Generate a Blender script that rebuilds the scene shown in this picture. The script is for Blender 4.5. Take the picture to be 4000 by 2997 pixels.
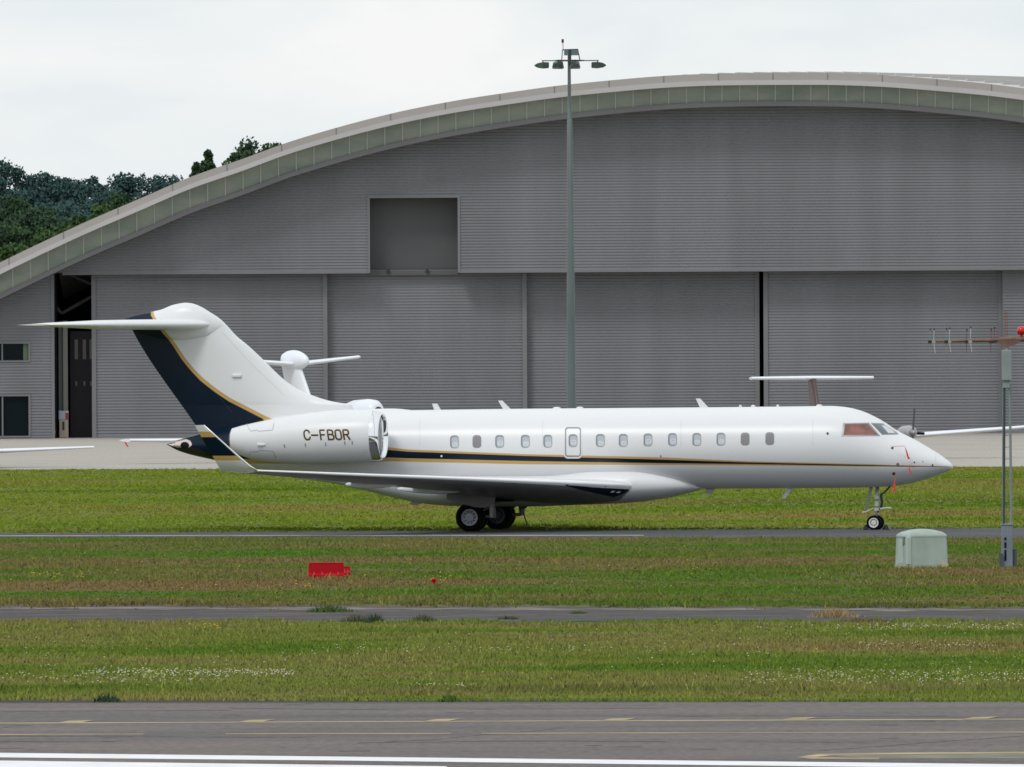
import bpy, math, random
import numpy as np
from mathutils import Vector, Matrix

random.seed(7)
rng = np.random.default_rng(11)
R = math.radians
SC = bpy.context.scene
for o in list(bpy.data.objects):
    bpy.data.objects.remove(o, do_unlink=True)

# ------------------------------------------------------------------ camera
F = 47200.0          # focal length in pixels of the 4000 px wide photograph
H = 6.45             # eye height
YH = 1311.0          # horizon row
CX, CY = 2000.0, 1498.5
PITCH = math.atan((CY - YH) / F)
ROLL = R(0.30)
cam_d = bpy.data.cameras.new('camera')
cam = bpy.data.objects.new('camera', cam_d)
SC.collection.objects.link(cam)
cam_d.sensor_width = 36.0
cam_d.lens = 36.0 * F / 4000.0
cam_d.clip_start = 1.0
cam_d.clip_end = 6000.0
CAMR = (Matrix.Rotation(math.pi / 2 - PITCH, 3, 'X') @ Matrix.Rotation(-ROLL, 3, 'Z'))
cam.matrix_world = Matrix.Translation((0, 0, H)) @ CAMR.to_4x4()
SC.camera = cam

# ------------------------------------------------------------------ light
SUN_EL, SUN_AZ = 50.0, 212.0      # azimuth: 0 = +Y, clockwise; the light comes from behind and left of the camera
SC.view_settings.view_transform = 'Standard'
SC.view_settings.look = 'None'
SC.view_settings.gamma = 1.0
SC.view_settings.exposure = 0.0
SC.render.resolution_x, SC.render.resolution_y = 1024, 767
SC.cycles.max_bounces = 6
SC.cycles.diffuse_bounces = 3
SC.cycles.glossy_bounces = 3
SC.cycles.transmission_bounces = 4
SC.cycles.use_adaptive_sampling = True
SC.cycles.filter_width = 1.6 if hasattr(SC.cycles, 'filter_width') else 1.5

world = bpy.data.worlds.new("World")
SC.world = world
world.use_nodes = True
wn, wl = world.node_tree.nodes, world.node_tree.links
wn.clear()
out = wn.new('ShaderNodeOutputWorld')
sky = wn.new('ShaderNodeTexSky')
sky.sky_type = 'NISHITA'
sky.sun_disc = False
sky.sun_elevation = R(SUN_EL)
sky.sun_rotation = R(SUN_AZ)
bg1 = wn.new('ShaderNodeBackground'); bg1.inputs[1].default_value = 0.10
wl.new(sky.outputs[0], bg1.inputs[0])
tc = wn.new('ShaderNodeTexCoord')
sep = wn.new('ShaderNodeSeparateXYZ'); wl.new(tc.outputs['Generated'], sep.inputs[0])
mp = wn.new('ShaderNodeMapping'); mp.inputs['Scale'].default_value = (28, 28, 60)
wl.new(tc.outputs['Generated'], mp.inputs[0])
nz = wn.new('ShaderNodeTexNoise'); nz.inputs['Scale'].default_value = 1.0; nz.inputs['Detail'].default_value = 5
nz.inputs['Roughness'].default_value = 0.5; nz.inputs['Distortion'].default_value = 0.4
wl.new(mp.outputs[0], nz.inputs['Vector'])
cr = wn.new('ShaderNodeValToRGB')
cr.color_ramp.elements[0].position = 0.36; cr.color_ramp.elements[0].color = (0.780, 0.858, 0.895, 1)
cr.color_ramp.elements[1].position = 0.66; cr.color_ramp.elements[1].color = (0.965, 0.968, 0.975, 1)
wl.new(nz.outputs[0], cr.inputs[0])
mr = wn.new('ShaderNodeMapRange')
mr.inputs['From Min'].default_value = 0.06; mr.inputs['From Max'].default_value = 0.9
mr.inputs['To Min'].default_value = 1.0; mr.inputs['To Max'].default_value = 1.12
wl.new(sep.outputs['Z'], mr.inputs[0])
bg2 = wn.new('ShaderNodeBackground')
wl.new(cr.outputs[0], bg2.inputs[0]); wl.new(mr.outputs[0], bg2.inputs[1])
mixw = wn.new('ShaderNodeMixShader'); mixw.inputs[0].default_value = 0.92
wl.new(bg1.outputs[0], mixw.inputs[1]); wl.new(bg2.outputs[0], mixw.inputs[2])
wl.new(mixw.outputs[0], out.inputs[0])

sun_d = bpy.data.lights.new('sun', 'SUN')
sun_d.energy = 1.25
sun_d.angle = R(14)
sun_d.color = (1.0, 0.97, 0.92)
sun = bpy.data.objects.new('sun', sun_d)
SC.collection.objects.link(sun)
sdir = Vector((math.sin(R(SUN_AZ)) * math.cos(R(SUN_EL)), math.cos(R(SUN_AZ)) * math.cos(R(SUN_EL)), math.sin(R(SUN_EL))))
sun.rotation_euler = sdir.to_track_quat('Z', 'Y').to_euler()
sun.location = (-30, 100, 60)

# ------------------------------------------------------------------ measuring helpers
def ray(px, py):
    return CAMR @ Vector(((px - CX) / F, -(py - CY) / F, -1.0))
def P(px, py, Y):
    d = ray(px, py)
    return Vector((d.x * Y / d.y, Y, H + d.z * Y / d.y))
def G(px, py, z=0.0):
    d = ray(px, py)
    t = (z - H) / d.z
    return Vector((d.x * t, d.y * t, z))
# main aircraft frame: x forward, y to its left (away from the camera), z up, origin on the ground between the main wheels
YAW = R(12.6)
CA, SA = math.cos(YAW), math.sin(YAW)
AX0, AD = -0.887, 400.0
def A(px, py, ly=0.0):
    d = ray(px, py)
    t = (ly + AX0 * SA + AD * CA) / (d.x * SA + d.y * CA)
    X, Y, Z = d.x * t, d.y * t, H + d.z * t
    return ((X - AX0) * CA - (Y - AD) * SA, Z)

def pchip(xs, ys):
    xs = np.array(xs, float); ys = np.array(ys, float)
    o = np.argsort(xs); xs, ys = xs[o], ys[o]
    h = np.diff(xs); d = np.diff(ys) / h
    m = np.zeros(len(xs))
    for i in range(1, len(xs) - 1):
        if d[i - 1] * d[i] > 0:
            w1, w2 = 2 * h[i] + h[i - 1], h[i] + 2 * h[i - 1]
            m[i] = (w1 + w2) / (w1 / d[i - 1] + w2 / d[i])
    m[0], m[-1] = d[0], d[-1]
    def f(x):
        x = min(max(float(x), xs[0]), xs[-1])
        i = min(int(np.searchsorted(xs, x, side='right')) - 1, len(xs) - 2)
        i = max(i, 0)
        t = (x - xs[i]) / h[i]
        return ((2*t**3 - 3*t**2 + 1) * ys[i] + (t**3 - 2*t**2 + t) * h[i] * m[i]
                + (-2*t**3 + 3*t**2) * ys[i+1] + (t**3 - t**2) * h[i] * m[i+1])
    return f

# ------------------------------------------------------------------ mesh helpers
class MB:
    def __init__(s):
        s.v = []; s.f = []
    def add(s, vs, fs):
        n = len(s.v)
        s.v += [tuple(v) for v in vs]
        s.f += [tuple(i + n for i in f) for f in fs]
        return s
    def box(s, a, b):
        x0, y0, z0 = a; x1, y1, z1 = b
        return s.add([(x0,y0,z0),(x1,y0,z0),(x1,y1,z0),(x0,y1,z0),(x0,y0,z1),(x1,y0,z1),(x1,y1,z1),(x0,y1,z1)],
                     [(3,2,1,0),(4,5,6,7),(0,1,5,4),(1,2,6,5),(2,3,7,6),(3,0,4,7)])
    def quad(s, a, b, c, d):
        return s.add([a, b, c, d], [(0, 1, 2, 3)])
    def tube(s, pts, rad, n=10, cap=True):
        pts = [Vector(p) for p in pts]
        if not hasattr(rad, '__len__'): rad = [rad] * len(pts)
        rings = []
        for i, p in enumerate(pts):
            t = (pts[min(i+1, len(pts)-1)] - pts[max(i-1, 0)]).normalized()
            up = Vector((0, 0, 1)) if abs(t.z) < 0.9 else Vector((1, 0, 0))
            u = t.cross(up).normalized(); w = u.cross(t)
            rings.append([p + (u * math.cos(2*math.pi*k/n) + w * math.sin(2*math.pi*k/n)) * rad[i] for k in range(n)])
        return s.loft(rings, cap)
    def loft(s, rings, cap=True):
        n = len(rings[0]); m = len(rings)
        vs = [p for r in rings for p in r]
        fs = [(i*n+k, i*n+(k+1) % n, (i+1)*n+(k+1) % n, (i+1)*n+k) for i in range(m-1) for k in range(n)]
        if cap:
            fs.append(tuple(range(n-1, -1, -1))); fs.append(tuple((m-1)*n+k for k in range(n)))
        return s.add(vs, fs)
    def prism(s, poly, y0, y1, axis='y'):
        n = len(poly)
        if axis == 'y': vs = [(x, y0, z) for x, z in poly] + [(x, y1, z) for x, z in poly]
        else: vs = [(x, y, y0) for x, y in poly] + [(x, y, y1) for x, y in poly]
        fs = [tuple(range(n)), tuple(range(2*n-1, n-1, -1))] + [(i, i+n, (i+1) % n + n, (i+1) % n) for i in range(n)]
        return s.add(vs, fs)
    def build(s, name, mat, parent=None, smooth=False, bevel=0, fix=True, angle=None):
        me = bpy.data.meshes.new(name)
        me.from_pydata(s.v, [], s.f)
        me.update()
        if fix:
            import bmesh
            bm = bmesh.new(); bm.from_mesh(me)
            bmesh.ops.recalc_face_normals(bm, faces=bm.faces)
            bm.to_mesh(me); bm.free()
        me.materials.append(mat)
        if smooth:
            me.polygons.foreach_set('use_smooth', [True] * len(me.polygons))
            if angle: me.set_sharp_from_angle(angle=R(angle))
        o = bpy.data.objects.new(name, me)
        SC.collection.objects.link(o)
        if parent: o.parent = parent
        if bevel:
            b = o.modifiers.new('bevel', 'BEVEL'); b.width = bevel; b.segments = 2; b.limit_method = 'ANGLE'
        return o

def tag(o, label=None, cat=None, group=None, kind=None):
    if label: o['label'] = label
    if cat: o['category'] = cat
    if group: o['group'] = group
    if kind: o['kind'] = kind
    return o
def thing(name, label, cat, loc=(0, 0, 0), rz=0.0, group=None):
    o = bpy.data.objects.new(name, None); SC.collection.objects.link(o)
    o.location = loc; o.rotation_euler = (0, 0, rz); o.empty_display_size = 0.5
    return tag(o, label, cat, group)

# ------------------------------------------------------------------ materials
def mat(name, col, rough=0.6, metal=0.0, noise=0.0, nscale=4.0, spec=0.5, coat=0.0, bump=0.0, bscale=30.0, nstretch=(1,1,1), col2=None):
    m = bpy.data.materials.new(name); m.use_nodes = True
    n, l = m.node_tree.nodes, m.node_tree.links
    b = n['Principled BSDF']
    b.inputs['Base Color'].default_value = (*col, 1)
    b.inputs['Roughness'].default_value = rough
    b.inputs['Metallic'].default_value = metal
    b.inputs['Specular IOR Level'].default_value = spec
    b.inputs['Coat Weight'].default_value = coat
    b.inputs['Coat Roughness'].default_value = 0.06
    if noise or col2:
        t = n.new('ShaderNodeTexCoord'); q = n.new('ShaderNodeMapping'); q.inputs['Scale'].default_value = nstretch
        l.new(t.outputs['Object'], q.inputs[0])
        z = n.new('ShaderNodeTexNoise'); z.inputs['Scale'].default_value = nscale; z.inputs['Detail'].default_value = 6
        l.new(q.outputs[0], z.inputs['Vector'])
        r = n.new('ShaderNodeValToRGB')
        r.color_ramp.elements[0].position = 0.3; r.color_ramp.elements[1].position = 0.7
        c0 = [c * (1 - noise) for c in col]; c1 = [min(1, c * (1 + noise)) for c in (col2 or col)]
        r.color_ramp.elements[0].color = (*c0, 1); r.color_ramp.elements[1].color = (*c1, 1)
        l.new(z.outputs[0], r.inputs[0]); l.new(r.outputs[0], b.inputs['Base Color'])
    if bump:
        t = n.new('ShaderNodeTexCoord'); z = n.new('ShaderNodeTexNoise'); z.inputs['Scale'].default_value = bscale
        z.inputs['Detail'].default_value = 4
        l.new(t.outputs['Object'], z.inputs['Vector'])
        u = n.new('ShaderNodeBump'); u.inputs['Strength'].default_value = bump; u.inputs['Distance'].default_value = 0.02
        l.new(z.outputs[0], u.inputs['Height']); l.new(u.outputs[0], b.inputs['Normal'])
    return m

NAVY = (0.001, 0.009, 0.024)
GOLD = (0.52, 0.34, 0.12)
WHITE = (0.70, 0.71, 0.725)
M = {}
M['white'] = mat('white_paint', WHITE, 0.33, spec=0.35, noise=0.02, nscale=0.8)
M['white2'] = mat('white_paint_cool', (0.74, 0.77, 0.82), 0.3, coat=0.3, noise=0.03, nscale=0.7)
M['under'] = mat('grey_underside', (0.18, 0.175, 0.18), 0.30, noise=0.2, nscale=0.9)  # lower skin set to a darker grey than the upper wing
M['navy'] = mat('navy_paint', NAVY, 0.2, spec=0.25)
M['gold'] = mat('gold_paint', GOLD, 0.35)
M['chrome'] = mat('polished_metal', (0.86, 0.87, 0.88), 0.09, 1.0)
M['slat'] = mat('bare_metal_edge', (0.93, 0.94, 0.96), 0.34, 0.5, noise=0.03, nscale=2)
M['dark'] = mat('dark_metal', (0.03, 0.032, 0.035), 0.45, 0.3)
M['steel'] = mat('grey_metal', (0.30, 0.30, 0.31), 0.4, 0.5)
M['brown_grey'] = mat('brown_grey_paint', (0.17, 0.155, 0.155), 0.5, noise=0.12, nscale=2)
M['tyre'] = mat('tyre_rubber', (0.004, 0.004, 0.005), 0.9, noise=0.2, nscale=8, spec=.12)
M['rim'] = mat('wheel_rim_paint', (0.30, 0.31, 0.34), 0.4, 0.3)
M['rimw'] = mat('white_rim_paint', (0.62, 0.63, 0.63), 0.4)
M['black'] = mat('black_interior', (0.004, 0.005, 0.008), 0.7, spec=.2)
M['line'] = mat('panel_line', (0.22, 0.23, 0.25), 0.6)
M['pane'] = mat('cabin_window_pane', (0.42, 0.46, 0.51), 0.08, coat=0.4)
M['pane_dim'] = mat('cabin_window_pane_shaded', (0.23, 0.22, 0.23), 0.12)
M['wframe'] = mat('cabin_window_frame_shade', (0.20, 0.215, 0.235), 0.45)
M['red'] = mat('red_fabric', (0.62, 0.035, 0.03), 0.7)
M['orange'] = mat('orange_fabric', (0.66, 0.09, 0.04), 0.7)

# ------------------------------------------------------------------ ground
def ground_mat(name, dens=1.0, soil=False):
    m = bpy.data.materials.new(name); m.use_nodes = True
    n, l = m.node_tree.nodes, m.node_tree.links
    b = n['Principled BSDF']; b.inputs['Roughness'].default_value = 0.9
    b.inputs['Specular IOR Level'].default_value = 0.15
    g = n.new('ShaderNodeNewGeometry')
    def noise(scale, detail, sx=1, sy=1, rough=0.55, off=0):
        q = n.new('ShaderNodeMapping'); q.inputs['Scale'].default_value = (sx, sy, 0.2); q.inputs['Location'].default_value = (off, off * 1.7, 0)
        l.new(g.outputs['Position'], q.inputs[0])
        z = n.new('ShaderNodeTexNoise'); z.inputs['Scale'].default_value = scale; z.inputs['Detail'].default_value = detail
        z.inputs['Roughness'].default_value = rough
        l.new(q.outputs[0], z.inputs['Vector']); return z
    def ramp(z, stops):
        r = n.new('ShaderNodeValToRGB')
        while len(r.color_ramp.elements) < len(stops): r.color_ramp.elements.new(0.5)
        for e, (p, c) in zip(r.color_ramp.elements, stops): e.position = p; e.color = (*c, 1)
        l.new(z.outputs[0], r.inputs[0]); return r
    def mix(f, a, c, mode='MIX', fac=None):
        x = n.new('ShaderNodeMix'); x.data_type = 'RGBA'; x.blend_type = mode
        if f is None: x.inputs[0].default_value = fac
        else: l.new(f, x.inputs[0])
        l.new(a, x.inputs[6]); l.new(c, x.inputs[7]); return x.outputs[2]
    sep = n.new('ShaderNodeSeparateXYZ'); l.new(g.outputs['Position'], sep.inputs[0])
    big = noise(0.10, 4, 0.62, 1.0, 0.55)
    base = ramp(big, [(0.34, (0.062, 0.165, 0.008)), (0.43, (0.100, 0.155, 0.026)), (0.53, (0.155, 0.150, 0.058)), (0.64, (0.205, 0.135, 0.080))])
    # the far bank is brighter yellow-green
    far = ramp(noise(0.055, 3, 0.6, 1.0, off=31), [(0.32, (0.085, 0.158, 0.008)), (0.46, (0.165, 0.225, 0.022)), (0.57, (0.210, 0.212, 0.050)), (0.70, (0.225, 0.165, 0.070))])
    isfar = n.new('ShaderNodeMapRange'); isfar.inputs['From Min'].default_value = 398; isfar.inputs['From Max'].default_value = 402
    l.new(sep.outputs['Y'], isfar.inputs[0])
    c = mix(isfar.outputs[0], base.outputs[0], far.outputs[0])
    near = ramp(noise(0.13, 3, 0.6, 1.0, off=77), [(0.34, (0.090, 0.160, 0.022)), (0.48, (0.165, 0.195, 0.048)), (0.58, (0.205, 0.190, 0.080)), (0.70, (0.205, 0.155, 0.075))])
    isnear = n.new('ShaderNodeMapRange'); isnear.inputs['From Min'].default_value = 282; isnear.inputs['From Max'].default_value = 278
    l.new(sep.outputs['Y'], isnear.inputs[0])
    c = mix(isnear.outputs[0], c, near.outputs[0])
    fine = ramp(noise(1.3, 5, 1.0, 0.6, 0.65, 9), [(0.3, (0.62, 0.62, 0.62)), (0.7, (1.38, 1.38, 1.38))])
    c = mix(None, c, fine.outputs[0], 'MULTIPLY', 0.5)
    a = n.new('ShaderNodeAttribute'); a.attribute_name = 'tone'
    if not soil:
        tone = ramp(a, [(0.0, (0.42, 0.62, 0.40)), (0.5, (1.0, 1.0, 1.0)), (0.93, (1.25, 1.18, 1.1)), (1.0, (1.7, 1.5, 1.25))])
        l.new(a.outputs['Fac'], tone.inputs[0])
        c = mix(None, c, tone.outputs[0], 'MULTIPLY', 0.9)
        b.inputs['Subsurface Weight'].default_value = 0.0
    else:
        d = n.new('ShaderNodeRGB'); d.outputs[0].default_value = (0.55, 0.55, 0.50, 1)
        c = mix(None, c, d.outputs[0], 'MULTIPLY', 1.0)
    if not soil:
        vm = n.new('ShaderNodeVectorMath'); vm.operation = 'MULTIPLY_ADD'
        vm.inputs[1].default_value = (.25, .25, .25); vm.inputs[2].default_value = (0, -.25, .85)
        l.new(g.outputs['Normal'], vm.inputs[0])
        vn = n.new('ShaderNodeVectorMath'); vn.operation = 'NORMALIZE'; l.new(vm.outputs[0], vn.inputs[0]); l.new(vn.outputs[0], b.inputs['Normal'])
    gn = n.new('ShaderNodeRGB'); gn.outputs[0].default_value = (1.10, 1.13, 0.80, 1)
    c = mix(None, c, gn.outputs[0], 'MULTIPLY', 1.0)
    l.new(c, b.inputs['Base Color'])
    return m
M['turf'] = ground_mat('turf', soil=True)
M['blade'] = ground_mat('grass_blades')

def asphalt(name, c0, c1, c2, streak=(0.6, 3.0), fine=1.0):
    m = bpy.data.materials.new(name); m.use_nodes = True
    n, l = m.node_tree.nodes, m.node_tree.links
    b = n['Principled BSDF']; b.inputs['Roughness'].default_value = 0.85; b.inputs['Specular IOR Level'].default_value = 0.25
    g = n.new('ShaderNodeNewGeometry')
    def noise(scale, sx, sy, det, off):
        q = n.new('ShaderNodeMapping'); q.inputs['Scale'].default_value = (sx, sy, 1); q.inputs['Location'].default_value = (off, off, 0)
        l.new(g.outputs['Position'], q.inputs[0])
        z = n.new('ShaderNodeTexNoise'); z.inputs['Scale'].default_value = scale; z.inputs['Detail'].default_value = det
        z.inputs['Roughness'].default_value = 0.62
        l.new(q.outputs[0], z.inputs['Vector']); return z
    z1 = noise(1.0, streak[0] * 0.15, streak[1] * 0.12, 5, 3)
    r = n.new('ShaderNodeValToRGB'); r.color_ramp.elements.new(0.5)
    for e, p, c in zip(r.color_ramp.elements, (0.35, 0.5, 0.66), (c0, c1, c2)): e.position = p; e.color = (*c, 1)
    l.new(z1.outputs[0], r.inputs[0])
    z2 = noise(5.0 * fine, 1.2, 0.35, 6, 11)
    r2 = n.new('ShaderNodeValToRGB'); r2.color_ramp.elements[0].position = 0.3; r2.color_ramp.elements[1].position = 0.7
    r2.color_ramp.elements[0].color = (0.72, 0.72, 0.72, 1); r2.color_ramp.elements[1].color = (1.28, 1.28, 1.28, 1)
    l.new(z2.outputs[0], r2.inputs[0])
    x = n.new('ShaderNodeMix'); x.data_type = 'RGBA'; x.blend_type = 'MULTIPLY'; x.inputs[0].default_value = 0.8
    l.new(r.outputs[0], x.inputs[6]); l.new(r2.outputs[0], x.inputs[7]); l.new(x.outputs[2], b.inputs['Base Color'])
    return m
M['runway'] = asphalt('runway_asphalt', (0.090, 0.080, 0.078), (0.124, 0.108, 0.103), (0.152, 0.128, 0.115))
M['taxi'] = asphalt('taxiway_asphalt', (0.050, 0.052, 0.058), (0.062, 0.064, 0.070), (0.085, 0.083, 0.085))
M['track'] = asphalt('old_tarmac', (0.038, 0.034, 0.036), (0.056, 0.049, 0.050), (0.098, 0.082, 0.072), (3.0, 6.0))
M['apron'] = asphalt('apron_concrete', (0.325, 0.30, 0.26), (0.365, 0.34, 0.30), (0.40, 0.375, 0.33))
M['soil'] = mat('soil', (0.020, 0.015, 0.010), 0.95, noise=0.5, nscale=3)
M['ymark'] = mat('yellow_marking', (0.34, 0.27, 0.145), 0.8, noise=0.5, nscale=1.2, nstretch=(0.4, 1, 1))
M['ymark2'] = mat('faded_yellow_marking', (0.30, 0.23, 0.12), 0.8, noise=0.3, nscale=0.7)
M['wmark'] = mat('white_marking', (0.74, 0.74, 0.76), 0.75, noise=0.08, nscale=1.2)
M['wmark2'] = mat('worn_white_marking', (0.33, 0.34, 0.30), 0.8, noise=0.35, nscale=0.8)
M['crack'] = mat('crack_seal', (0.045, 0.045, 0.047), 0.8, noise=0.3, nscale=1.5)

def sheet(name, pts, z, m, label=None, n=1, kind='structure'):
    b = MB()
    b.add([(p[0], p[1], z) for p in pts], [tuple(range(len(pts)))])
    o = b.build(name, m, fix=False)
    me = o.data
    if me.polygons[0].normal.z < 0: me.flip_normals()
    return tag(o, kind=kind)
sheet('ground', [(-1500, 40), (1500, 40), (1500, 4000), (-1500, 4000)], 0.0, M['turf'])

def strip(name, yl_t, yr_t, yl_b, yr_b, z, m, wob=0.0, ext=3000):
    # a strip across the picture whose upper/lower edges pass through rows yl (px 0) and yr (px 4000)
    def edge(a, c, up):
        p0, p1 = G(0, a), G(4000, c)
        d = (p1 - p0)
        N = 160
        ps = []
        for i in range(N + 1):
            t = -0.9 + 2.8 * i / N
            q = p0 + d * t
            w = wob * (math.sin(i * 1.7 + up) + math.sin(i * 0.61 + up * 3) * 1.3 + random.uniform(-1, 1)) * 0.4
            ps.append((q.x, q.y + w))
        return ps
    t_, b_ = edge(yl_t, yr_t, 1), edge(yl_b, yr_b, 2)
    bb = MB(); n = len(t_)
    bb.add([(x, y, z) for x, y in t_] + [(x, y, z) for x, y in b_], [(i, i + n, i + n + 1, i + 1) for i in range(n - 1)])
    o = bb.build(name, m, fix=False)
    if o.data.polygons[0].normal.z < 0: o.data.flip_normals()
    return tag(o, kind='structure')
# apron (concrete) up to the hangars
a0, a1 = G(0, 1836), G(4000, 1824)
dd = (a1 - a0)
sheet('apron', [tuple((a0 - dd * 6)[:2]), tuple((a1 + dd * 6)[:2]), (400, 900), (-400, 900)], 0.012, M['apron'])
strip('taxiway', 2085, 2064, 2101, 2103, 0.010, M['taxi'], 0.25)
strip('perimeter_track', 2366, 2374, 2431, 2432, 0.008, M['track'], 1.1)
strip('tarmac_sandy_edge', 2373, 2381, 2381, 2388, 0.012, mat('sandy_grit', (0.07, 0.062, 0.06), .95, noise=.3, nscale=.7, col2=(.16, .135, .12)), 0.9)
strip('runway_shoulder_soil', 2730, 2738, 2752, 2756, 0.006, M['soil'], 0.35)
rw0, rw1 = G(0, 2749), G(4000, 2744)
dd = rw1 - rw0
sheet('runway', [tuple((rw0 - dd * 4)[:2]), tuple((rw1 + dd * 4)[:2]), (120, 60), (-120, 60)], 0.012, M['runway'])

def poly_mark(name, pix, z, m):
    return sheet(name, [tuple(G(x, y)[:2]) for x, y in pix], z, m)
def line_mark(name, p0, p1, w, z, m, a=-0.6, b=1.6):
    q0, q1 = G(*p0), G(*p1); d = q1 - q0
    s, e = q0 + d * a, q0 + d * b
    return sheet(name, [(s.x, s.y - w/2), (e.x, e.y - w/2), (e.x, e.y + w/2), (s.x, s.y + w/2)], z, m)
line_mark('taxiway_edge_marking', (0, 2094.5), (2515, 2093), 1.2, 0.014, M['wmark2'], -1.2, 1.0)
line_mark('yellow_edge_marking', (0, 2829), (4000, 2813), 0.42, 0.016, M['ymark'])
for i, cx in enumerate((300, 1005, 1730, 2420, 3125, 3835, -400, 4560)):
    yy = 2828 - 16 * cx / 4000.0
    poly_mark('yellow_chevron_marking', [(cx - 75, yy + 1), (cx - 30, yy - 7), (cx + 68, yy - 9), (cx + 20, yy + 0)], 0.020, M['ymark'])
for (x0, x1) in ((-800, 560), (880, 1760), (1880, 4800)):
    y0, y1 = 2873 - 9 * x0 / 4000, 2873 - 9 * x1 / 4000
    poly_mark('faded_yellow_line_marking', [(x0, y0 + 1.7), (x1, y1 + 1.9), (x1, y1 - 1.9), (x0, y0 - 1.9)], 0.016, M['ymark2'])
poly_mark('white_runway_edge_marking', [(-1500, 2928), (5500, 3007), (5500, 3026), (1300, 2975), (-1500, 2949)], 0.016, M['wmark'])
poly_mark('white_runway_side_marking', [(-1500, 2956), (5500, 3046), (5500, 3200), (-1500, 3100)], 0.016, M['wmark'])
poly_mark('asphalt_gap_patch', [(1750, 2994), (2300, 2993), (3400, 3020), (1700, 3060)], 0.020, M['runway'])
for pix in ([(3110, 2962), (3200, 2949), (3560, 2944), (5000, 2934), (5000, 2941), (3600, 2950), (3260, 2953), (3190, 2961), (3440, 2965), (3430, 2970), (3170, 2968)],):
    poly_mark('yellow_curve_marking', pix, 0.016, M['ymark'])
poly_mark('faded_yellow_bar_marking', [(3200, 2953), (4600, 2943), (4600, 2964), (3430, 2967)], 0.014, mat('faint_yellow', (0.165, 0.155, 0.115), 0.85, noise=0.25, nscale=1.5))
cracks = [[(0, 2783), (400, 2780), (900, 2778)], [(900, 2770), (1300, 2774), (1560, 2776)], [(1850, 2774), (2200, 2772), (2600, 2770)],
          [(1500, 2902), (1700, 2893), (1900, 2872), (2080, 2860), (2200, 2847)], [(1400, 2905), (2000, 2899), (2600, 2901)],
          [(3200, 2936), (3350, 2926), (3450, 2918), (3700, 2898), (3900, 2886), (4200, 2862)], [(0, 2880), (700, 2882), (1200, 2884)],
          [(2900, 2900), (3400, 2906)], [(2600, 2802), (3100, 2800), (3700, 2801)], [(0, 2900), (450, 2901)], [(1100, 2758), (1230, 2750)], [(0, 2850), (60, 2838), (120, 2838)]]
cb = MB()
for ck in cracks:
    pts = []
    for (xa, ya), (xb, yb) in zip(ck, ck[1:]):
        for k in range(8):
            t = k / 8; pts.append(G(xa + (xb - xa) * t, ya + (yb - ya) * t + random.uniform(-.6, .6)))
    pts.append(G(*ck[-1]))
    for p, q in zip(pts, pts[1:]):
        w = random.uniform(0.02, 0.11)
        cb.quad((p.x, p.y - w, .015), (q.x, q.y - w, .015), (q.x, q.y + w, .015), (p.x, p.y + w, .015))
for _ in range(50):
    p = G(random.uniform(-500, 4500), random.uniform(2760, 2940)); l_ = random.uniform(.05, .5); w = random.uniform(.03, .12)
    cb.quad((p.x, p.y, .0155), (p.x + l_, p.y - w*.3, .0155), (p.x + l_, p.y + w, .0155), (p.x, p.y + w, .0155))
tag(cb.build('runway_cracks', M['crack'], fix=False), kind='structure')

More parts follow.
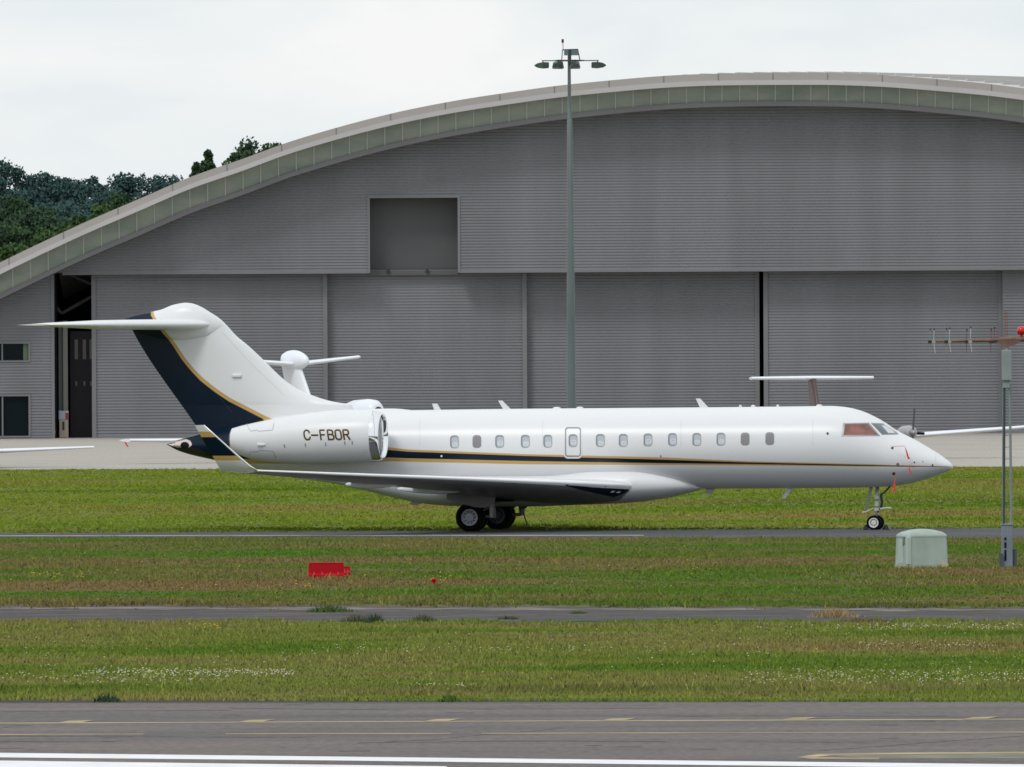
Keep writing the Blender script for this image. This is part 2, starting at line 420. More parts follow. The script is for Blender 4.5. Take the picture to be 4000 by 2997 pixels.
# ------------------------------------------------------------------ grass (stuff)
def blades(name, y0f, y1f, count, hmin, hmax, wid, per, keep=None, seed=0, lbl=None, bandk=None):
    r = np.random.default_rng(seed)
    # sample depth uniformly in y between edges; x across the view with margin
    Y = r.uniform(min(y1f(0), y1f(1)) - 2, max(y0f(0), y0f(1)) + 2, count)
    half = Y * 0.0424 * 1.55 + 4
    X = r.uniform(-1, 1, count) * half
    tt = (X / (Y * 0.0424) + 1) / 2
    ya = np.array([y1f(t) for t in (0, 1)]); yb = np.array([y0f(t) for t in (0, 1)])
    lo = ya[0] + (ya[1] - ya[0]) * tt; hi = yb[0] + (yb[1] - yb[0]) * tt
    wobl = 0.35 * np.sin(X * 1.3) + 0.3 * np.sin(X * 3.7 + 1) + 0.25 * np.sin(X * 0.31 + 2)
    wa = {'near': .25, 'mid': 2.6, 'far': .8}[bandk]; wb = {'near': 2.2, 'mid': .8, 'far': 1.5}[bandk]
    rag = r.exponential(.5, count)
    ok = (Y > lo + wobl * wa - rag * (.2 if bandk == 'near' else 1.6)) & (Y < hi - wobl * wb + rag * 1.4)
    if keep is not None: ok &= keep(X, Y)
    X, Y = X[ok], Y[ok]; n = len(X)
    dl = (Y - (ya[0] + (ya[1] - ya[0]) * ((X / (Y * 0.0424) + 1) / 2)))
    # patchy height
    ph = 0.5 + 0.25 * np.sin(X * .35 + Y * .11) + 0.25 * np.sin(X * .13 - Y * .23 + 1.2) + 0.2 * np.sin(X * 1.1 + 3 * np.sin(Y * .4))
    ph = np.clip(ph, 0, 1.1)
    hh = hmin + (hmax - hmin) * ph
    tn = np.full(n, .47)
    if bandk == 'mid':
        e = np.exp(-((dl + 1) / 4.2) ** 2) * (.72 + .38 * np.sin(X * .9) * np.sin(X * .23)); hh = hh * (1 + .7 * e); tn = tn - .36 * e
    if bandk == 'near':
        e = np.clip(1 - np.abs(dl - 1.9) / 2.2, 0, 1); hh = hh * (1 - .35 * e); tn = tn + .28 * e * (.7 + .3 * np.sin(X * .7))
        e = np.exp(-((dl - 6.3) / 2.0) ** 2) * (.65 + .35 * np.sin(X * .55 + 1)); hh = hh * (1 + .5 * e); tn = tn - .36 * e
    if bandk == 'far':
        e = np.exp(-(dl / 6.0) ** 2) * (.7 + .3 * np.sin(X * .4)); tn = tn - .34 * e
        e = np.exp(-((dl - 62) / 16.0) ** 2) * np.clip((X - 2) / 8, 0, 1); tn = tn - .36 * e
    tn = np.repeat(tn, per)
    X = np.repeat(X, per); Y = np.repeat(Y, per); hh = np.repeat(hh, per); m = len(X)
    X = X + r.normal(0, .05, m); Y = Y + r.normal(0, .07, m)
    h = hh * r.uniform(.55, 1.15, m); tall = r.random(m) < (.004 if bandk == 'far' else .02); h[tall] *= 1.7
    ang = r.uniform(-.9, .9, m); w = wid * r.uniform(.5, 1.3, m)
    lean = r.normal(0, .35, m) * h
    v = np.zeros((m, 3, 3))
    v[:, 0, 0] = X - np.cos(ang) * w; v[:, 0, 1] = Y - np.sin(ang) * w
    v[:, 1, 0] = X + np.cos(ang) * w; v[:, 1, 1] = Y + np.sin(ang) * w
    v[:, 2, 0] = X + lean; v[:, 2, 1] = Y + r.normal(0, .3, m) * h; v[:, 2, 2] = h
    me = bpy.data.meshes.new(name)
    me.vertices.add(m * 3); me.vertices.foreach_set('co', v.reshape(-1))
    me.loops.add(m * 3); me.loops.foreach_set('vertex_index', np.arange(m * 3, dtype=np.int32))
    me.polygons.add(m); me.polygons.foreach_set('loop_start', np.arange(0, m * 3, 3, dtype=np.int32))
    me.update(calc_edges=True)
    at = me.attributes.new('tone', 'FLOAT', 'FACE')
    tone = np.clip(r.normal(tn, .07), 0, .93); tone[tall & (r.random(m) < .5)] = 1.0
    at.data.foreach_set('value', tone.astype(np.float32))
    me.materials.append(M['blade'])
    o = bpy.data.objects.new(name, me); SC.collection.objects.link(o)
    tag(o, lbl, 'grass', kind='stuff')
    return o
def edgef(yl, yr):
    a, b = G(0, yl), G(4000, yr)
    return lambda t: a.y + (b.y - a.y) * t
blades('grass', edgef(2433, 2434), edgef(2738, 2745), 82000, .04, .10, .014, 7, seed=1, lbl='mown grass with white clover beside the runway in the foreground', bandk='near')
blades('grass', edgef(2103, 2104), edgef(2364, 2371), 92000, .035, .085, .018, 5, seed=2, lbl='patchy green and reddish grass between the taxiway and the old tarmac strip', bandk='mid')
blades('grass', edgef(1837, 1826), edgef(2082, 2063), 95000, .035, .085, .028, 4, seed=3, lbl='bright green grass between the taxiway and the concrete apron', bandk='far')

# clover heads and yellow flowers
def flowers(name, areas, m, size, lbl, seed):
    r = random.Random(seed); b = MB()
    for (x0, x1, y0, y1, n) in areas:
        for _ in range(n):
            p = G(r.uniform(x0, x1), r.triangular(y0, y1), 0.0); s = size * r.uniform(.6, 1.2); z = r.uniform(.07, .12)
            q = [(p.x + s, p.y, z), (p.x, p.y + s, z), (p.x - s, p.y, z), (p.x, p.y - s, z), (p.x, p.y, z + s*.7), (p.x, p.y, z - s*.7)]
            b.add(q, [(0,1,4), (1,2,4), (2,3,4), (3,0,4), (1,0,5), (2,1,5), (3,2,5), (0,3,5)])
    return tag(b.build(name, m, fix=False), lbl, 'flowers', kind='stuff')
flowers('clover_flowers', [(320, 1160, 2628, 2660, 330), (300, 900, 2650, 2695, 70), (0, 300, 2640, 2690, 25), (1550, 1850, 2685, 2700, 22), (2900, 4000, 2625, 2695, 330),
                           (3350, 4000, 2445, 2475, 120), (3350, 3900, 2520, 2550, 70), (1300, 2600, 2530, 2570, 80), (0, 4000, 2450, 2700, 170), (2900, 4300, 2455, 2480, 60)],
        mat('clover_white', (0.60, 0.60, 0.46), 0.8), 0.0165, 'white clover heads dotted through the foreground grass', 3)
flowers('yellow_flowers', [(120, 340, 2240, 2275, 26), (650, 900, 2280, 2320, 6), (0, 4000, 2110, 2340, 60), (1150, 1260, 2285, 2315, 8), (1650, 1760, 2230, 2290, 8), (700, 900, 2455, 2475, 14)],
        mat('yellow_petals', (0.60, 0.42, 0.03), 0.8), 0.024, 'small yellow flowers scattered in the patchy grass', 4)

def tuft(px, py, wid, hgt, colour, label, depth=0.8):
    p = G(px, py); r = random.Random(int(px)); b = MB()
    for _ in range(int(260 * wid)):
        x = p.x + r.gauss(0, .28) * wid; y = p.y + r.uniform(-.5, .5) * depth
        e = max(0.25, 1 - (abs(x - p.x) / (wid * .75)) ** 2); h = hgt * r.uniform(.5, 1.1) * e; w = .014
        b.add([(x - w, y, 0), (x + w, y, 0), (x + r.gauss(0, .06), y + r.gauss(0, .05), h)], [(0, 1, 2)])
    return tag(b.build('grass_tuft', colour, fix=False), label, 'grass tuft', 'weeds on the old tarmac strip')
t_green = mat('tuft_green', (0.055, 0.105, 0.016), 0.9, noise=0.3, nscale=5)
t_olive = mat('tuft_olive', (0.070, 0.075, 0.030), 0.9, noise=0.3, nscale=5)
t_dry = mat('tuft_dry', (0.30, 0.22, 0.10), 0.9, noise=0.3, nscale=5)
tuft(1287, 2392, 0.95, .20, t_green, 'bright green grass tuft reaching onto the old tarmac below the red barrier')
tuft(1395, 2434, .7, .20, t_olive, 'olive weed clump on the tarmac left of the darkest clump')
tuft(1462, 2434, .42, .24, mat('tuft_dark', (0.03, 0.06, 0.022), .9, noise=.3, nscale=5), 'darkest green weed clump on the lower edge of the old tarmac')
tuft(1650, 2434, .55, .22, t_olive, 'tan and olive weed clump on the tarmac below the small red marker')
tuft(1985, 2420, .4, .10, t_olive, 'small flat brown weed patch on the tarmac near the middle of the picture')
tuft(3262, 2412, .9, .25, t_dry, 'straw coloured dry grass tuft on the old tarmac at right')
tuft(3370, 2436, 1.3, .14, mat('tuft_brown', (0.17, 0.11, 0.06), .9, noise=.3, nscale=5), 'low reddish brown weeds on the tarmac right of the straw tuft')
tuft(2260, 2398, .4, .07, t_green, 'thin green weed patch on the upper edge of the old tarmac right of centre')
tuft(420, 2742, .42, .17, mat('tuft_deep', (0.02, 0.05, 0.02), .9, noise=.3, nscale=5), 'dark green weed clump at the runway edge on the left')
tuft(1755, 2742, .3, .16, t_green, 'dark weed clump at the runway edge left of the middle')

# ------------------------------------------------------------------ main aircraft
jet = thing('business_jet', 'long white business jet with navy and gold tail, parked nearest on the taxiway', 'airplane', (AX0, AD, 0), -YAW)

top_px = [(3722.5, 1826), (3718, 1815.5), (3708, 1804), (3691, 1791), (3665, 1772), (3632, 1752.5), (3602, 1734), (3562, 1712), (3535, 1699), (3515.5, 1689), (3482, 1669),
          (3449, 1646), (3416, 1628), (3383, 1612), (3350, 1600.5), (3316, 1592.5), (3283, 1588), (3239, 1586), (3176, 1587), (2600, 1592.7), (2052, 1597),
          (1600, 1603), (1400, 1606), (1200, 1614), (1000, 1640), (850, 1673), (765, 1697.6), (706, 1716), (656, 1734), (652, 1736)]
bot_px = [(3722.5, 1828), (3718, 1833), (3698, 1842), (3665, 1855), (3632, 1867), (3582, 1882), (3532, 1893.5), (3482, 1900), (3416, 1903.5), (3250, 1907), (2753, 1909.5),
          (2400, 1911), (1900, 1912), (1700, 1911), (1500, 1905), (1350, 1890), (1100, 1850), (950, 1821), (840, 1798), (781, 1785), (736, 1774), (690, 1758), (656, 1739), (652, 1737)]
wid_px = [(3722.5, 0.02), (3715, .22), (3700, .36), (3665, .55), (3620, .74), (3560, .93), (3480, 1.12), (3400, 1.25), (3300, 1.33), (3200, 1.345), (1600, 1.345), (1400, 1.29), (1200, 1.12),
          (1000, .86), (850, .60), (760, .40), (700, .24), (660, .1), (652, .05)]
def conv(lst): 
    q = [A(x, y, 0) for x, y in lst]
    return [a for a, _ in q], [b for _, b in q]
fz_top, fz_bot = pchip(*conv(top_px)), pchip(*conv(bot_px))
fz_w = pchip([A(x, 1750, 0)[0] for x, _ in wid_px], [w for _, w in wid_px])
LX0, LX1 = A(652, 1737, 0)[0], A(3722.5, 1827, 0)[0]
def fus_y(lx, lz):
    t, b = fz_top(lx), fz_bot(lx); zc, h = (t + b) / 2, max((t - b) / 2, 1e-3)
    u = max(-0.999, min(0.999, (lz - zc) / h))
    return -fz_w(lx) * math.sqrt(1 - u * u)
def on_surface(px, py, surf, off=0.004, y0=-1.3):
    y = y0
    for _ in range(8):
        lx, lz = A(px, py, y); y = surf(lx, lz)
    return Vector((lx, y - off, lz))
def sections(n_nose=26):
    xs = []
    for i in range(120):
        u = i / 119; xs.append(LX0 + (LX1 - LX0) * u)
    for k in range(n_nose):
        xs.append(LX1 - 2.2 * (1 - math.cos(k / n_nose * math.pi / 2)))
        xs.append(LX0 + 1.2 * (1 - math.cos(k / n_nose * math.pi / 2)))
    return sorted(set(round(x, 4) for x in xs))
fb = MB(); rings = []
for x in sections():
    t, b, w = fz_top(x), fz_bot(x), fz_w(x); zc, h = (t + b) / 2, (t - b) / 2
    rings.append([(x, w * math.sin(2*math.pi*k/64), zc + h * math.cos(2*math.pi*k/64)) for k in range(64)])
fb.loft(rings)

# livery: white with navy and gold, drawn from piecewise curves of height along the length
def curve_pts(pix, ly):
    return [A(x, y, ly) for x, y in pix]
UO = curve_pts([(595.5, 1217), (617, 1244), (648, 1287), (671.6, 1319), (690, 1344)], 0) + curve_pts([(726, 1398), (762, 1442), (798, 1478), (853, 1521), (907, 1557), (1000, 1604), (1051, 1630)], 0) \
    + curve_pts([(1200, 1680), (1350, 1722), (1524, 1748), (1600, 1756), (2052, 1774), (2600, 1787), (2922, 1802), (3400, 1814), (3640, 1822), (3722, 1826)], -1.2)
UI = curve_pts([(583, 1217), (605, 1246.6), (636, 1292), (660, 1324.5), (678, 1350)], 0) + curve_pts([(714, 1406), (750, 1450), (786, 1487), (842, 1531), (897, 1568), (990, 1615), (1045, 1643)], 0) \
    + curve_pts([(1200, 1692), (1350, 1732), (1524, 1758), (1600, 1764.5), (2052, 1781), (2600, 1796), (2922, 1806.5), (3400, 1817.5), (3640, 1823.5), (3722, 1826.5)], -1.2)
LI = curve_pts([(652, 1860), (850, 1850), (860, 1790), (1100, 1800), (1300, 1800), (1524, 1787), (1600, 1790.5), (2052, 1801), (2600, 1810), (2922, 1813), (3400, 1821), (3640, 1825), (3722, 1827)], -1.2)
LO = curve_pts([(652, 1900), (850, 1880), (860, 1812), (1100, 1812), (1300, 1812), (1524, 1802), (1600, 1804), (2052, 1814), (2600, 1817), (2922, 1818.5), (3400, 1823), (3640, 1826), (3722, 1828)], -1.2)
XA, XB, ZA, ZB = -12.5, 20.0, 0.0, 8.5
def livery():
    m = bpy.data.materials.new('livery_paint'); m.use_nodes = True
    n, l = m.node_tree.nodes, m.node_tree.links
    b = n['Principled BSDF']; b.inputs['Roughness'].default_value = 0.30; b.inputs['Specular IOR Level'].default_value = 0.28
    t = n.new('ShaderNodeTexCoord'); s = n.new('ShaderNodeSeparateXYZ'); l.new(t.outputs['Object'], s.inputs[0])
    nx = n.new('ShaderNodeMapRange'); nx.inputs['From Min'].default_value = XA; nx.inputs['From Max'].default_value = XB
    l.new(s.outputs['X'], nx.inputs[0])
    nzr = n.new('ShaderNodeMapRange'); nzr.inputs['From Min'].default_value = ZA; nzr.inputs['From Max'].default_value = ZB
    l.new(s.outputs['Z'], nzr.inputs[0])
    def cmp(pts, left):
        c = n.new('ShaderNodeFloatCurve'); cu = c.mapping.curves[0]
        c.mapping.extend = 'HORIZONTAL'
        q = sorted([((x - XA) / (XB - XA), (z - ZA) / (ZB - ZA)) for x, z in pts])
        q = [(0.0, left)] + [(q[0][0] - 0.002, left)] + q + [(1.0, q[-1][1])]
        while len(cu.points) < len(q): cu.points.new(0.5, 0.5)
        for p_, (x, z) in zip(cu.points, q): p_.location = (x, min(1, max(0, z))); p_.handle_type = 'VECTOR'
        c.mapping.update(); l.new(nx.outputs[0], c.inputs[1])
        g = n.new('ShaderNodeMath'); g.operation = 'GREATER_THAN'
        l.new(nzr.outputs[0], g.inputs[0]); l.new(c.outputs[0], g.inputs[1]); return g
    uo, ui, li, lo = cmp(UO, 1.0), cmp(UI, 1.0), cmp(LI, 0.0), cmp(LO, 0.0)
    def math_(op, a, c):
        x = n.new('ShaderNodeMath'); x.operation = op
        for i, v in enumerate((a, c)):
            if isinstance(v, (int, float)): x.inputs[i].default_value = v
            else: l.new(v, x.inputs[i])
        return x.outputs[0]
    inside = math_('MULTIPLY', lo.outputs[0], math_('SUBTRACT', 1.0, uo.outputs[0]))
    navy = math_('MULTIPLY', li.outputs[0], math_('SUBTRACT', 1.0, ui.outputs[0]))
    def mixc(f, a, c):
        x = n.new('ShaderNodeMix'); x.data_type = 'RGBA'; l.new(f, x.inputs[0])
        for i, v in ((6, a), (7, c)):
            if isinstance(v, tuple): x.inputs[i].default_value = (*v, 1)
            else: l.new(v, x.inputs[i])
        return x.outputs[2]
    c = mixc(inside, WHITE, GOLD); c = mixc(navy, c, NAVY)
    l.new(c, b.inputs['Base Color'])
    return m
M['livery'] = livery()
fus = fb.build('fuselage', M['livery'], jet, smooth=True)

def patch(pix, surf, off, m, name, parent, rings_=5, y0=-1.3, center=None):
    """a star shaped outline given in photo pixels, laid on a surface of the aircraft"""
    cx = sum(p[0] for p in pix) / len(pix); cy = sum(p[1] for p in pix) / len(pix)
    if center: cx, cy = center
    dense = []
    for (xa, ya), (xb, yb) in zip(pix, pix[1:] + pix[:1]):
        k = max(1, int(math.hypot(xb - xa, yb - ya) / 12))
        for j in range(k): dense.append((xa + (xb - xa) * j / k, ya + (yb - ya) * j / k))
    b = MB(); n = len(dense)
    vs = [on_surface(cx, cy, surf, off, y0)]
    for r_ in range(1, rings_ + 1):
        t = r_ / rings_
        vs += [on_surface(cx + (x - cx) * t, cy + (y - cy) * t, surf, off, y0) for x, y in dense]
    fs = [(0, 1 + k, 1 + (k + 1) % n) for k in range(n)]
    for r_ in range(1, rings_):
        o0, o1 = 1 + (r_ - 1) * n, 1 + r_ * n
        fs += [(o0 + k, o1 + k, o1 + (k + 1) % n, o0 + (k + 1) % n) for k in range(n)]
    b.add(vs, fs)
    return b.build(name, m, parent, smooth=True)
def rrect(cx, cy, w, h, r, n=5):
    pts = []
    for (sx, sy, a0) in ((1, 1, 0), (-1, 1, 90), (-1, -1, 180), (1, -1, 270)):
        for k in range(n + 1):
            a = R(a0 + 90 * k / n)
            pts.append((cx + sx * (w/2 - r) + r * math.cos(a), cy + sy * (h/2 - r) + r * math.sin(a)))
    return pts
def ring_patch(outer, inner, surf, off, m, name, parent, y0=-1.3):
    def dn(q):
        r_ = []
        for (xa, ya), (xb, yb) in zip(q, q[1:] + q[:1]):
            for j in range(8): r_.append((xa + (xb - xa) * j / 8, ya + (yb - ya) * j / 8))
        return r_
    outer, inner = dn(outer), dn(inner)
    b = MB(); n = len(outer)
    vs = [on_surface(x, y, surf, off, y0) for x, y in outer] + [on_surface(x, y, surf, off, y0) for x, y in inner]
    b.add(vs, [(k, (k+1) % n, n + (k+1) % n, n + k) for k in range(n)])
    return b.build(name, m, parent, smooth=True)

# cabin windows
wins = [(1775.4, 1726), (1863, 1725), (1951.7, 1724.5), (2052, 1724), (2139.8, 1723.5), (2238.3, 1721.5), (2345, 1720.5), (2434.5, 1720), (2531, 1718.5), (2626.8, 1717),
        (2721.8, 1716.5), (2816, 1715.5), (2910.7, 1715), (3007, 1713.5)]
dim = {1, 12, 13}
for i, (x, y) in enumerate(wins):
    w_ = ring_patch(rrect(x, y, 34, 50, 12), rrect(x + 2.0, y + 2.6, 27, 41, 9), fus_y, 0.006, M['wframe'], 'window', jet)  # dark frame runs wider at top left, painting in the recess shade
    if i in dim: w_['label'] = 'greyer cabin window with its blind drawn'
    patch(rrect(x + 2.0, y + 2.6, 28, 42, 9), fus_y, 0.004, M['pane_dim'] if i in dim else M['pane'], 'pane', w_, 3)
    if i not in dim: ring_patch(rrect(x + 2.6, y + random.choice((7, 10, 12, 13)), 24, 21, 7), rrect(x + 2.6, y + 14, 3, 3, 1), fus_y, 0.0055, mat('blind_edge', (.55, .58, .62), .4) if i == 0 else bpy.data.materials['blind_edge'], 'seal', w_)
ring_patch(rrect(2238.3, 1727.5, 62, 117, 11), rrect(2238.3, 1727.5, 54, 109, 9), fus_y, 0.007, M['line'], 'emergency_exit', jet)
ring_patch(rrect(2238.3, 1728.5, 69, 126, 14), rrect(2238.3, 1727.5, 61, 116, 11), fus_y, 0.0065, M['white'], 'exit_surround', jet)

# cockpit glazing
def glaze(pix, fr, m, name):
    cx = sum(p[0] for p in pix) / len(pix); cy = sum(p[1] for p in pix) / len(pix)
    o = [(cx + (x - cx) * fr[0], cy + (y - cy) * fr[1]) for x, y in pix]
    def dens(q):
        r_ = []
        for (xa, ya), (xb, yb) in zip(q, q[1:] + q[:1]):
            for j in range(10): r_.append((xa + (xb - xa) * j / 10, ya + (yb - ya) * j / 10))
        return r_
    f = ring_patch(dens(o), dens(pix), fus_y, 0.009, M['steel'], name, jet, -1.1)
    patch(pix, fus_y, 0.007, m, 'pane', f, 6, -1.1)
    return f
side = glaze([(3301, 1657.5), (3390, 1656), (3429, 1698.5), (3295, 1699.5)], (1.13, 1.22), mat('cockpit_shade', (0.20, 0.075, 0.055), 0.08, noise=0.45, nscale=2.2, coat=0.6, nstretch=(1, 1, 2)), 'cockpit_side_window')
wind = glaze([(3405, 1655), (3455, 1656.5), (3503, 1688), (3509, 1695.5), (3447, 1696.5)], (1.06, 1.12), mat('windscreen_glass', (0.07, 0.10, 0.125), 0.04, coat=1.0), 'windscreen')
patch([(3444, 1662), (3458, 1662), (3490, 1684), (3495, 1692), (3470, 1692)], fus_y, 0.014, mat('sun_shield', (0.55, 0.58, 0.60), 0.3), 'sun_shield', wind, 3, -1.0)

# small marks on the fuselage
for (x, y, s, mm, nm) in ((3233, 1693, 5, M['dark'], 'static_port'), (2581, 1782, 3, M['dark'], 'drain_hole'), (1725, 1782, 4, M['white'], 'drain_hole'), (3486, 1750, 5, M['dark'], 'pitot_probe'),
                          (3507, 1814, 6, M['steel'], 'ice_detector'), (3492, 1851, 6, M['dark'], 'static_port'), (3572, 1806, 3, M['dark'], 'static_port'), (3643, 1817, 3.5, M['dark'], 'static_port'), (3605, 1803, 2, M['dark'], 'static_port')):
    patch([(x + s * math.cos(k * math.pi / 5), y + s * math.sin(k * math.pi / 5)) for k in range(10)], fus_y, 0.012, mm, nm, jet, 2)

fl = mat('skin_joint', (0.50, 0.51, 0.52), .5)
for x0_ in (3655, 3175, 2660, 2120, 1640):
    surf_pts = [(x0_, y) for y in range(1640 if x0_ < 3500 else 1775, 1752 if x0_ < 3500 else 1815, 8)]
    JOINTS = globals().setdefault('JOINTS', []); JOINTS.append(surf_pts)
# belly fairing
bf_top = pchip([A(x, 1800, 0)[0] for x in (1180, 1400, 1600, 2150, 2350, 2500, 2600, 2700, 2758)], [A(x, y, -1.5)[1] for x, y in ((1180, 1868), (1400, 1856), (1600, 1850), (2150, 1848), (2350, 1826), (2500, 1824), (2600, 1840), (2700, 1870), (2758, 1906))])
bf_bot = pchip([A(x, 1800, 0)[0] for x in (1180, 1350, 1428, 1524, 1621, 1700, 1781, 2052, 2278, 2436, 2500, 2563, 2627, 2690, 2758)],
               [A(x, y, 0)[1] for x, y in ((1180, 1869), (1350, 1896), (1428, 1915), (1524, 1939), (1621, 1961), (1700, 1972), (1781, 1977), (2052, 1979), (2278, 1972), (2436, 1966), (2500, 1961), (2563, 1953), (2627, 1942), (2690, 1927), (2758, 1907.5))])
bf_w = pchip([A(x, 1800, 0)[0] for x in (1180, 1350, 1600, 1800, 2300, 2450, 2550, 2650, 2720, 2758)], [.5, 1.05, 1.38, 1.52, 1.56, 1.5, 1.36, 1.05, .62, .1])
b = MB(); rings = []
bx0, bx1 = A(1180, 1868, 0)[0], A(2758, 1907, 0)[0]
for i in range(81):
    x = bx0 + (bx1 - bx0) * (i / 80); t, bo, w = bf_top(x), bf_bot(x), bf_w(x); zc, h = (t + bo) / 2, max((t - bo) / 2, .005)
    ring_ = []
    for k in range(48):
        a = 2 * math.pi * k / 48; c, s = math.cos(a), math.sin(a)
        e = 2 / 2.3
        ring_.append((x, w * math.copysign(abs(s) ** e, s), zc + h * math.copysign(abs(c) ** e, c)))
    rings.append(ring_)
b.loft(rings); b.build('belly_fairing', M['white'], jet, smooth=True)

# fin with dorsal fillet
le_px = [(889, 1274), (925, 1313.6), (969, 1350), (1041, 1417.6), (1090, 1466), (1138, 1504.5), (1186, 1531), (1235, 1550), (1283, 1565), (1331, 1574.5), (1374, 1580), (1378, 1600), (1380, 1715)]
te_px = [(505, 1262), (523, 1301), (762, 1657.6), (800, 1712)]
leA = [A(x, y, 0) for x, y in le_px]; teA = [A(x, y, 0) for x, y in te_px]
le_f = pchip([z for _, z in leA], [x for x, _ in leA]); te_f = pchip([z for _, z in teA], [x for x, _ in teA])
zt, zb_ = A(889, 1274, 0)[1], A(800, 1712, 0)[1]
zs = [zb_ + (zt - zb_) * i / 90 for i in range(91)]
def foil(n=20):
    up = []
    for i in range(n + 1):
        x = 0.5 * (1 - math.cos(math.pi * i / n)); up.append((x, 5 * (0.2969*math.sqrt(x) - 0.126*x - 0.3516*x*x + 0.2843*x**3 - 0.1015*x**4)))
    return up
FO = foil()
def fin_ring(le, te, z, th):
    c = le - te
    r_ = [(le - c * x, -y * th, z) for x, y in FO] + [(le - c * x, y * th, z) for x, y in FO[-2:0:-1]]
    return r_
b = MB(); rings = []
for z in zs:
    le, te = le_f(z), te_f(z)
    rings.append(fin_ring(le, te, z, 0.30 + 0.16 * (zt - z) / (zt - zb_)))
b.loft(rings); fin = b.build('tail_fin', M['livery'], jet, smooth=True, angle=50)
# rudder hinge line + fin light + small intake vent
def fin_y(lx, lz):
    le, te = le_f(lz), te_f(lz); x = min(1, max(0, (le - lx) / (le - te)))
    return -(0.30 + 0.16 * (zt - lz) / (zt - zb_)) * 5 * (0.2969*math.sqrt(x) - 0.126*x - 0.3516*x*x + 0.2843*x**3 - 0.1015*x**4)
def surf_line(pts, w, surf, m, name, parent, off=0.006, y0=-1.3):
    b = MB()
    dense = []
    for (xa, ya), (xb, yb) in zip(pts, pts[1:]):
        k = max(2, int(math.hypot(xb - xa, yb - ya) / 10))
        dense += [(xa + (xb - xa) * j / k, ya + (yb - ya) * j / k) for j in range(k)]
    dense.append(pts[-1])
    vs = []
    for i, (x, y) in enumerate(dense):
        xa, ya = dense[max(i-1, 0)]; xb, yb = dense[min(i+1, len(dense)-1)]
        L = math.hypot(xb - xa, yb - ya); nx_, ny_ = -(yb - ya) / L * w / 2, (xb - xa) / L * w / 2
        vs += [on_surface(x + nx_, y + ny_, surf, off, y0), on_surface(x - nx_, y - ny_, surf, off, y0)]
    b.add(vs, [(2*i, 2*i+1, 2*i+3, 2*i+2) for i in range(len(dense) - 1)])
    return b.build(name, m, parent)
for jp in JOINTS:
    surf_line(jp, .9, fus_y, fl, 'skin_joint', fus, .0045)
surf_line([(905, 1610), (845, 1535)], 1.6, fin_y, mat('rudder_line', (0.02, 0.035, 0.05), .5), 'rudder_hinge_line', fin, y0=0)
surf_line([(1110, 1545), (1060, 1495), (990, 1430), (870, 1300)], 1.3, fin_y, mat('faint_line', (0.55, 0.56, 0.58), .5), 'panel_line', fin, y0=0)
q0 = on_surface(925, 1471, fin_y, 0.0, 0)
MB().box((q0.x - .16, q0.y - .07, q0.z - .02), (q0.x + .16, q0.y + .01, q0.z + .07)).build('fin_vent', M['white'], jet, bevel=.015)

# bullet fairing on top
bt = [(484, 1249), (500, 1241), (540, 1229), (595.5, 1217.5), (632, 1209), (668, 1194), (700, 1186), (726, 1183), (747.6, 1185), (780, 1196), (820, 1219.5), (860, 1246), (893, 1279)]
bb_ = [(484, 1251), (523, 1290), (580, 1312), (650, 1328), (720, 1334), (800, 1326), (850, 1305), (893, 1281)]
btf, bbf = pchip(*conv(bt)), pchip(*conv(bb_))
bwf = pchip([A(x, 1260, 0)[0] for x in (484, 530, 600, 700, 800, 860, 893)], [.02, .13, .25, .36, .30, .12, .02])
b = MB(); rings = []; x0, x1 = A(484, 1250, 0)[0], A(893, 1280, 0)[0]
for i in range(41):
    x = x0 + (x1 - x0) * i / 40; t, bo, w = btf(x), bbf(x), bwf(x)
    rings.append([(x, w * math.sin(2*math.pi*k/28), (t+bo)/2 + (t-bo)/2 * math.cos(2*math.pi*k/28)) for k in range(28)])
b.loft(rings); b.build('tail_bullet_fairing', M['livery'], jet, smooth=True)

# horizontal stabiliser
def wing_rings(secs, up=1.0, dn=1.0):
    """secs: (le_x, te_x, y, z_le, z_te, thickness ratio) ; returns rings along span"""
    rings = []
    for le, te, y, zl, zt_, th in secs:
        c = le - te
        def pt(x, s):
            z = zl + (zt_ - zl) * x
            yt = 5 * (0.2969*math.sqrt(x) - 0.126*x - 0.3516*x*x + 0.2843*x**3 - 0.1015*x**4) * th * c
            return (le - c * x, y, z + s * yt * (up if s > 0 else dn))
        rings.append([pt(x, 1) for x, _ in FO] + [pt(x, -1) for x, _ in FO[-2:0:-1]])
    return rings
def subdiv(secs, k=8):
    r_ = []
    for s0, s1 in zip(secs, secs[1:]):
        for j in range(k):
            t = j / k; r_.append(tuple(a + (b_ - a) * t for a, b_ in zip(s0, s1)))
    r_.append(secs[-1]); return r_
def lerp2(a, b_, t): return a + (b_ - a) * t
sr = A(836, 1276, -.15); st_le = A(230, 1271, -4.7); st_te = A(60, 1268, -4.95); s_rt = A(500, 1266, -.15)
hs_root_z = A(700, 1268, -.2)[1]; hs_tip_z = A(130, 1269.5, -4.8)[1]
for sgn in (-1, 1):
    secs = [(sr[0], s_rt[0], sgn * .1, hs_root_z, hs_root_z, .125), (lerp2(sr[0], st_le[0], .62), lerp2(s_rt[0], st_te[0], .62), sgn * 3.0, (hs_root_z + hs_tip_z) / 2, (hs_root_z + hs_tip_z) / 2, .15), (st_le[0] + .25, st_te[0] + .28, sgn * 4.6, hs_tip_z, hs_tip_z, .11), (st_le[0] - .25, st_te[0] + .02, sgn * 4.9, hs_tip_z, hs_tip_z, .04)]
    MB().loft(wing_rings(subdiv(secs, 5))).build('horizontal_stabiliser', M['white'], jet, smooth=True, angle=60)

